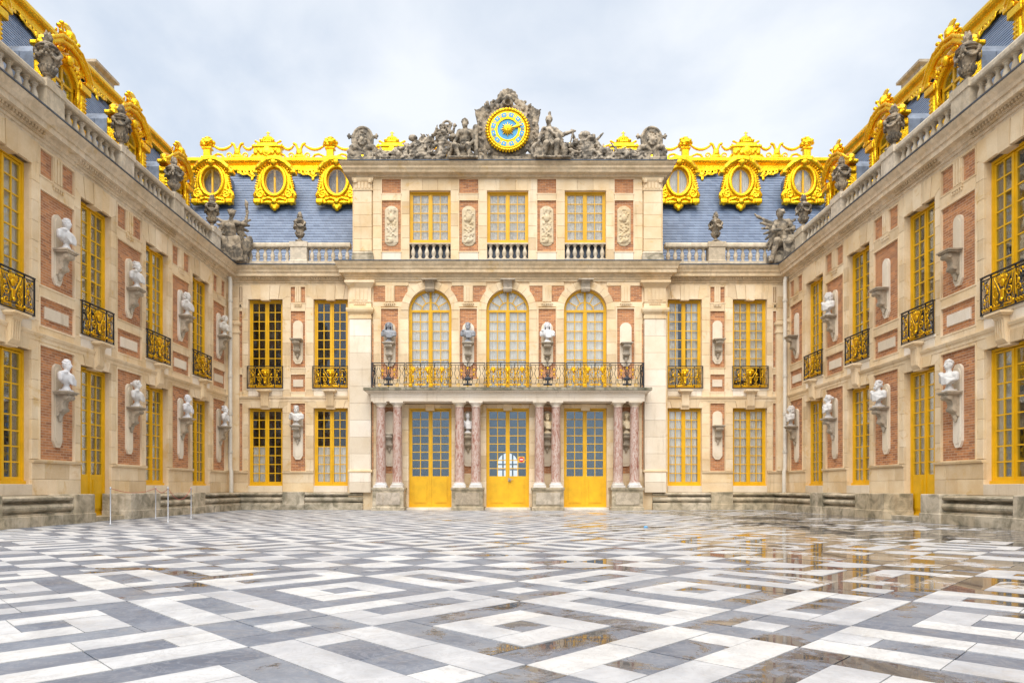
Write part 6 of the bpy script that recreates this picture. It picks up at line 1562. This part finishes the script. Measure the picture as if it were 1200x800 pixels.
# railing panels: three rich gilt panels before the windows, plainer ones between
def long_panel(w, h=0.84):
    def mk():
        b = iron_grid(w, h, list(np.linspace(-w / 2 + 0.012, w / 2 - 0.012, max(2, int(w / 0.45) + 1))), 0.13)
        n = int(w / 0.11)
        for i in range(n):
            x = -w / 2 + w * (i + 0.5) / n; s = 0.035 if i % 2 else -0.035
            b.tube([(x, 0.004, 0.14), (x + s, 0.004, 0.3), (x - s, 0.004, 0.48), (x + s * 0.5, 0.004, 0.62), (x, 0.004, h - 0.08)], 0.008, 4)
            b.tube([(x - 0.04, 0.004, 0.66), (x, 0.004, 0.56), (x + 0.04, 0.004, 0.66)], 0.007, 4)
        return b.mesh('balcony_railing', 'black_iron')
    return cached(('lpanel', round(w, 2)), mk)
def urn_ornament():
    s = Sculpt(0.01)
    s.box((0, 0, 0.10), (0.15, 0.02, 0.025), 0.01); s.cap((0, 0, 0.12), (0, 0, 0.22), 0.035); s.ell((0, 0, 0.30), (0.11, 0.03, 0.07))
    for sg in (-1, 1): s.spiral((sg * 0.13, 0, 0.30), 0.05, 1.1, math.pi / 2, 0.014, -sg, 0.01); s.chain([(0, 0, 0.36), (sg * 0.07, 0, 0.48), (sg * 0.05, 0, 0.60)], 0.02, 0.01)
    return s.mesh('iron_urn', 'black_iron', 0.011)
def side_gilt():
    s = Sculpt(0.008)
    for sg in (-1, 1):
        s.spiral((sg * 0.2, 0, 0.56), 0.05, 1.2, 0, 0.013, sg, 0.01); s.ell((sg * 0.2, 0, 0.42), (0.025, 0.015, 0.05)); s.ell((sg * 0.32, 0, 0.30), (0.025, 0.015, 0.03)); s.ring((sg * 0.3, 0, 0.07), 0.05, 0.035, 0.011)
    s.ell((0, 0, 0.62), (0.03, 0.015, 0.05)); s.ring((0, 0, 0.07), 0.05, 0.035, 0.011)
    return s.mesh('gilt_ornament', 'gold_bright', 0.0105)
FY = -0.33
panels = [(-4.55, -3.42, 0), (-3.42, -1.94, 1), (-1.94, -0.74, 0), (-0.74, 0.74, 1), (0.74, 1.94, 0), (1.94, 3.42, 1), (3.42, 4.55, 0)]
um, sgm = urn_ornament(), side_gilt()
for (a, b_, rich) in panels:
    w = b_ - a; c = (a + b_) / 2
    o = link('balcony_railing', long_panel(w - 0.02), port, (c, FY, 4.10))
    if rich:
        for dx, sc in ((-0.48, 0.78), (0.0, 0.90), (0.48, 0.78)): link('gilt_ornament', gilt_panel_mesh(), o, (dx, -0.02 - 0.004 * (dx == 0), 0.02), (0, 0, 0), (sc * 0.72, 1, 1.05))
    else:
        link('iron_urn', um, o, (0, -0.016, 0.0)); link('gilt_ornament', sgm, o, (0, -0.022, 0.02), (0, 0, 0), (w / 1.15, 1, 1))
for sg in (-1, 1):
    o = link('balcony_railing', long_panel(0.62), port, (sg * 4.555, FY + 0.33, 4.10), (0, 0, R(90)))

# ------------------------------------------------------------------ busts, wall brackets
LOW, UP = 2.82, 5.85
piers_s = [14.7, 17.5, 20.25, 22.93]
place = ['fourth pier', 'third pier', 'second pier', 'first pier']
kinds_l = [(0, 2, 0, 3), (0, 3, 1, 2)]
rnd = random.Random(5)
for side, root in ((-1, wing_l), (1, wing_r)):
    S = (lambda s: s) if side < 0 else (lambda s: -s)
    wing_txt = 'wing behind rope barrier' if side < 0 else 'wing facing rope barrier'
    for i, s in enumerate(piers_s):
        bracket(root, S(s), -0.02, LOW, 1.62, 3.42); bracket(root, S(s), -0.02, UP, 5.10, 6.62)
        rot = root.rotation_euler.z
        turn = R(rnd.uniform(-14, 14))
        kl, ku = (kinds_l[0][i], kinds_l[1][i]) if side < 0 else ((0, 3, 2, 1)[i], 1)
        bust(rot, world_of(root, S(s), -0.02 - 0.055 - 0.17, LOW + 0.0005), kl, 'marble_white', 'white bust on lower bracket, %s from corner downpipe, %s' % (place[i], wing_txt), turn)
        if side < 0 or i == 2:
            bust(rot, world_of(root, S(s), -0.02 - 0.055 - 0.17, UP + 0.0005), ku, 'marble_white', 'white bust on upper bracket, %s from corner downpipe, %s' % (place[i], wing_txt), -turn)
for sg in (-1, 1):
    bracket(main, sg * 7.355, -0.02, 2.93, 1.75, 3.45, 0.34); bracket(main, sg * 7.355, -0.02, 5.93, 5.10, 6.62, 0.34)
bust(0, world_of(main, -7.355, -0.245, 2.9305), 3, 'marble_white', 'white marble bust on lower bracket of the central facade between two dark windows')
for i, c in enumerate((-4.07, -1.36, 1.36, 4.07)):
    bracket(main, c, PY - 0.02, 5.72, 4.95, 6.45, 0.40); bracket(main, c, PY - 0.02, 2.62, 1.5, 3.4, 0.40)
ub = [(1, 'bust_grey', 'grey draped bust on upper bracket beside the pavilion pilaster above the balcony'), (3, 'bust_grey', 'dark grey bust with curled hair between two arched windows above the balcony'), (1, 'marble_white', 'white bust with long curled hair between two arched windows above the balcony')]
for (k, mt, lb), c in zip(ub, (-4.07, -1.36, 1.36)):
    o = bust(0, world_of(main, c, PY - 0.245, 5.7205), k, mt, lb)
lbx = [(-1.36, 0, 'marble_white', 'white marble bust behind column pair between two doors, head lifted high'), (1.36, 3, 'relief_stone', 'buff stone bearded bust behind column pair between two doors'), (4.07, 2, 'relief_stone', 'buff stone bust behind the outermost column pair, hair in a bun')]
for c, k, mt, lb in lbx: bust(0, world_of(main, c, PY - 0.245, 2.6205), k, mt, lb)

# ------------------------------------------------------------------ urns, statues, clock
um_ = urn_mesh()
utxt = ['fourth', 'third', 'second', 'first']
for side, root in ((-1, wing_l), (1, wing_r)):
    S = (lambda s: s) if side < 0 else (lambda s: -s)
    for i, s in enumerate([14.7, 17.5, 20.25, 22.85]):
        o = link('urn', um_, None, world_of(root, S(s), 0.15, 9.4005), (0, 0, rnd.uniform(0, 3)))
        tag(o, 'stone urn on %s pedestal from the corner statue, balustrade %s' % (utxt[i], 'above the rope barrier' if side < 0 else 'facing the rope barrier'), 'urn', 'stone urns on the balustrades')
for sg in (-1, 1):
    o = link('urn', um_, None, world_of(main, sg * 7.355, 0.15, 9.4005), (0, 0, 0.4), (0.95, 0.95, 0.95))
    tag(o, 'weathered stone urn on the central balustrade, on the %s side of the clock' % ('raised-torch statue' if sg < 0 else 'bowed statue'), 'urn', 'stone urns on the balustrades')
o = link('statue', victory_mesh(), None, (-9.62, 23.78, 8.52), (0, 0, R(8)), (1.15, 1.0, 1.18)); tag(o, 'weathered stone seated winged woman raising a torch at the roof corner', 'statue')
o = link('statue', genius_mesh(), None, (9.55, 23.78, 8.52), (0, 0, R(-12)), (1.1, 1.0, 1.15)); tag(o, 'weathered stone bowed winged figure with one wing spread at the roof corner', 'statue')
CY, CZ = ZW - 0.50, 11.895
o = link('statue', hercules_mesh(), None, (-1.50, CY - 0.05, CZ)); tag(o, 'weathered stone seated bearded nude man leaning on a club beside the clock', 'statue')
o = link('statue', mars_mesh(), None, (1.48, CY - 0.05, CZ)); tag(o, 'weathered stone seated helmeted figure with outstretched arm beside the clock', 'statue')
o = link('stone_trophy', trophy_mesh(-1), None, (-1.90, CY + 0.0, CZ)); tag(o, 'carved stone heap of arms and crouching captive behind the bearded seated man', 'sculpture')
o = link('stone_trophy', trophy_mesh(1), None, (2.15, CY + 0.0, CZ)); tag(o, 'carved stone heap of arms and armour beside the helmeted seated figure', 'sculpture')
cm = cartouche_mesh()
o = link('stone_cartouche', cm, None, (-4.99, CY, CZ)); tag(o, 'carved stone cartouche on the attic corner at the bearded man\'s end', 'cartouche')
o = link('stone_cartouche', cm, None, (4.95, CY, CZ)); tag(o, 'carved stone cartouche on the attic corner at the helmeted figure\'s end', 'cartouche')

clock = empty('clock', (0, CY, CZ)); tag(clock, 'gilded blue-dialled sun clock in a carved stone surround with shell crest', 'clock')
KZ = 1.09
link('carved_surround', clock_surround_mesh(), clock, (0, 0.05, KZ))
def disc(r0, r1, y0, y1, mat, name, n=64):
    b = MB()
    for i in range(n):
        a0, a1 = 2 * math.pi * i / n, 2 * math.pi * (i + 1) / n
        if r0 > 0: b.prism([(r0 * math.cos(a0), r0 * math.sin(a0)), (r1 * math.cos(a0), r1 * math.sin(a0)), (r1 * math.cos(a1), r1 * math.sin(a1)), (r0 * math.cos(a1), r0 * math.sin(a1))], y0, y1)
        else: b.prism([(0, 0), (r1 * math.cos(a0), r1 * math.sin(a0)), (r1 * math.cos(a1), r1 * math.sin(a1))], y0, y1)
    return b.mesh(name, mat)
dial = link('dial', disc(0, 0.37, -0.17, -0.10, 'clock_blue', 'dial'), clock, (0, 0, KZ))
link('chapter_ring', disc(0.37, 0.62, -0.185, -0.10, 'gold_bright', 'chapter_ring'), clock, (0, 0, KZ))
link('ring_edge', disc(0.355, 0.385, -0.20, -0.11, 'gold_bright', 'ring_edge'), clock, (0, 0, KZ))
s = Sculpt(0.012)
s.ring((0, -0.14, 0), 0.68, 0.68, 0.06)
for i in range(44): a = 2 * math.pi * i / 44; s.ell((0.69 * math.cos(a), -0.19, 0.69 * math.sin(a)), (0.045, 0.04, 0.045), k=0.006); s.ell((0.75 * math.cos(a + 0.07), -0.14, 0.75 * math.sin(a + 0.07)), (0.03, 0.03, 0.03), k=0.006)
link('gilt_wreath', s.mesh('gilt_wreath', 'gold', 0.016), clock, (0, 0, KZ))
pm = MB().prism([(-0.072, -0.072), (0.072, -0.072), (0.085, 0.072), (-0.085, 0.072)], -0.196, -0.18).mesh('hour_plaque', 'clock_blue')
dm2 = MB().prism([(0, -0.028), (0.024, 0), (0, 0.028), (-0.024, 0)], -0.204, -0.19).mesh('plaque_lozenge', 'gold_bright')
NUM = ['XII', 'I', 'II', 'III', 'IIII', 'V', 'VI', 'VII', 'VIII', 'IX', 'X', 'XI']
for k in range(12):
    a = -R(30 * k + 15); q = link('hour_plaque', pm, clock, (-0.5 * math.sin(a), 0, KZ + 0.5 * math.cos(a)), (0, -a, 0)); link('plaque_lozenge', dm2, q)
    cu = bpy.data.curves.new('hour_numeral', 'FONT'); cu.body = NUM[k]; cu.size = 0.17; cu.align_x = 'CENTER'; cu.align_y = 'CENTER'; cu.extrude = 0.004
    tmp = bpy.data.objects.new('numeral_source', cu); col.objects.link(tmp)
    bpy.context.view_layer.update()
    me = bpy.data.meshes.new_from_object(tmp.evaluated_get(bpy.context.evaluated_depsgraph_get())); bpy.data.objects.remove(tmp)
    me.name = 'hour_numeral'; me.materials.clear(); me.materials.append(M['clock_blue'])
    a = -R(30 * k)
    o = link('hour_numeral', me, clock, (-0.5 * math.sin(a), -0.192, KZ + 0.5 * math.cos(a)))
    o.rotation_euler = (Matrix.Rotation(-a, 3, 'Y') @ Matrix.Rotation(R(90), 3, 'X')).to_euler(); o.scale = (0.62, 1.0, 1.0)
s = Sculpt(0.01)
s.ell((0, -0.20, 0), (0.145, 0.06, 0.15)); s.cap((0, -0.265, 0.02), (0, -0.275, -0.03), 0.012, 0.02, 0.008); s.ell((-0.05, -0.255, 0.03), (0.025, 0.015, 0.012), sub=True, k=0.006); s.ell((0.05, -0.255, 0.03), (0.025, 0.015, 0.012), sub=True, k=0.006); s.cap((-0.04, -0.255, -0.07), (0.04, -0.255, -0.07), 0.012, k=0.006)
for i in range(16): a = 2 * math.pi * i / 16; L = 0.27 if i % 2 == 0 else 0.22; s.cap((0.13 * math.cos(a), -0.195, 0.13 * math.sin(a)), (L * math.cos(a), -0.195, L * math.sin(a)), 0.026, 0.005, 0.008)
link('sun_mask', s.mesh('sun_mask', 'gold_bright', 0.0115), clock, (0, 0, KZ))
s = Sculpt(0.01); a = R(17)
s.cap((0.1 * math.cos(a), -0.215, 0.1 * math.sin(a)), (0.50 * math.cos(a), -0.215, 0.50 * math.sin(a)), 0.03, 0.012)
for q, r in ((0.25, 0.05), (0.33, 0.06), (0.40, 0.05)): s.ell((q * math.cos(a), -0.215, q * math.sin(a)), (r, 0.02, r))
link('clock_hand', s.mesh('clock_hand', 'gold_bright', 0.0115), clock, (0, 0, KZ))

# ------------------------------------------------------------------ downpipes, barrier, small things
for sg in (-1, 1):
    b = MB(); x, y = sg * 9.55, 23.50
    b.tube([(x + sg * 0.05, y + 0.05, 8.0), (x, y, 7.85), (x, y, 1.45), (x - sg * 0.05, y - 0.04, 1.30), (x - sg * 0.05, y - 0.04, 0.60)], 0.07, 14)
    for z in (7.2, 5.9, 4.6, 3.3, 2.0): b.lathe([(0.071, -0.05), (0.085, -0.045), (0.085, 0.045), (0.071, 0.05)], 14, (x, y, z))
    p_ = link('downpipe', b.mesh('downpipe', 'pipe_paint', True)); tag(p_, 'cream downpipe in the corner %s' % ('near the rope barrier' if sg < 0 else 'far from the rope barrier'), 'pipe', 'corner downpipes')
posts = [(-8.55, 14.75), (-8.72, 16.8), (-8.02, 16.05), (-8.0, 17.7)]
posts = []
for (px, py) in ((129.5, 614.5), (182.5, 607.5), (197, 612.0), (224, 607.5)):
    Z = 600.0 / (py - 571.5); posts.append(((px - 595) * Z / 800, Z))
plab = ['steel barrier post next to the yellow wing door', 'steel barrier post closest to the wing benches', 'steel barrier post midway along the sagging red rope', 'steel barrier post at the end towards the corner']
def post_mesh():
    b = MB(); b.lathe([(0.12, 0.0), (0.12, 0.010), (0.03, 0.02), (0.013, 0.04), (0.013, 0.73), (0.02, 0.735), (0.02, 0.76), (0.008, 0.775)], 14); return b.mesh('barrier_post', 'steel', True)
pmesh = post_mesh()
for (x, y), lb in zip(posts, plab): tag(link('barrier_post', pmesh, None, (x, y, 0.001)), lb, 'post', 'rope barrier posts')
rl = ['red rope between the door-side post and the post by the benches', 'short red rope between the bench-side post and the middle post', 'red rope sagging deeply from the middle post to the end post']
for (i, j, sag), lb in zip(((0, 1, 0.10), (1, 2, 0.10), (2, 3, 0.26)), rl):
    a, c = Vector((*posts[i], 0.745)), Vector((*posts[j], 0.745)); d = (c - a).normalized() * 0.02; pts = []
    for k in range(13): q = k / 12; p_ = (a + d).lerp(c - d, q); p_.z -= sag * (1 - (2 * q - 1) ** 2); pts.append(p_)
    tag(link('barrier_rope', MB().tube(pts, 0.006, 6).mesh('barrier_rope', 'red_rope', True)), lb, 'rope', 'red barrier ropes')
# no-entry notice inside the middle door
b = MB(); b.box(-0.11, 0.11, 0, 0.004, -0.11, 0.11); sign = link('no_entry_sign', b.mesh('no_entry_sign', 'sign_yellow'), None, (0.475 + 0.0, ZW + PY + 0.125, 1.74))
tag(sign, 'small yellow no-entry notice with red disc on the middle door glass', 'sign')
b = MB(); b.prism([(0.088 * math.cos(2 * math.pi * i / 24), 0.088 * math.sin(2 * math.pi * i / 24)) for i in range(24)], -0.003, -0.0005); link('red_disc', b.mesh('red_disc', 'sign_red'), sign)
b = MB(); b.box(-0.06, 0.06, -0.005, -0.0035, -0.017, 0.017); link('white_bar', b.mesh('white_bar', 'sign_white'), sign)
# a scrap of blue paper on the wet paving
Z = 600.0 / (617.5 - 571.5); x = (757 - 595) * Z / 800
b = MB(); b.add([(-0.05, -0.03, 0.004), (0.04, -0.04, 0.01), (0.06, 0.03, 0.004), (-0.03, 0.04, 0.018), (0.0, 0.0, 0.026)], [(0, 1, 4), (1, 2, 4), (2, 3, 4), (3, 0, 4)])
tag(link('paper_scrap', b.mesh('paper_scrap', 'blue_scrap', fix=False), None, (x, Z, 0.0)), 'crumpled scrap of blue paper lying on the wet paving', 'litter')
# door furniture on the middle door
b = MB(); b.box(-0.05, 0.05, -0.03, 0, -0.06, 0.06); b.tube([(0.0, -0.03, 0.0), (0.0, -0.07, 0.0), (0.13, -0.07, 0.01)], 0.014, 8)
for o in list(main.children):
    if o.name.startswith('door') and abs(o.location.x) < 0.1: link('handle', b.mesh('handle', 'bracket_stone'), o, (0.06, -0.03, 0.95))
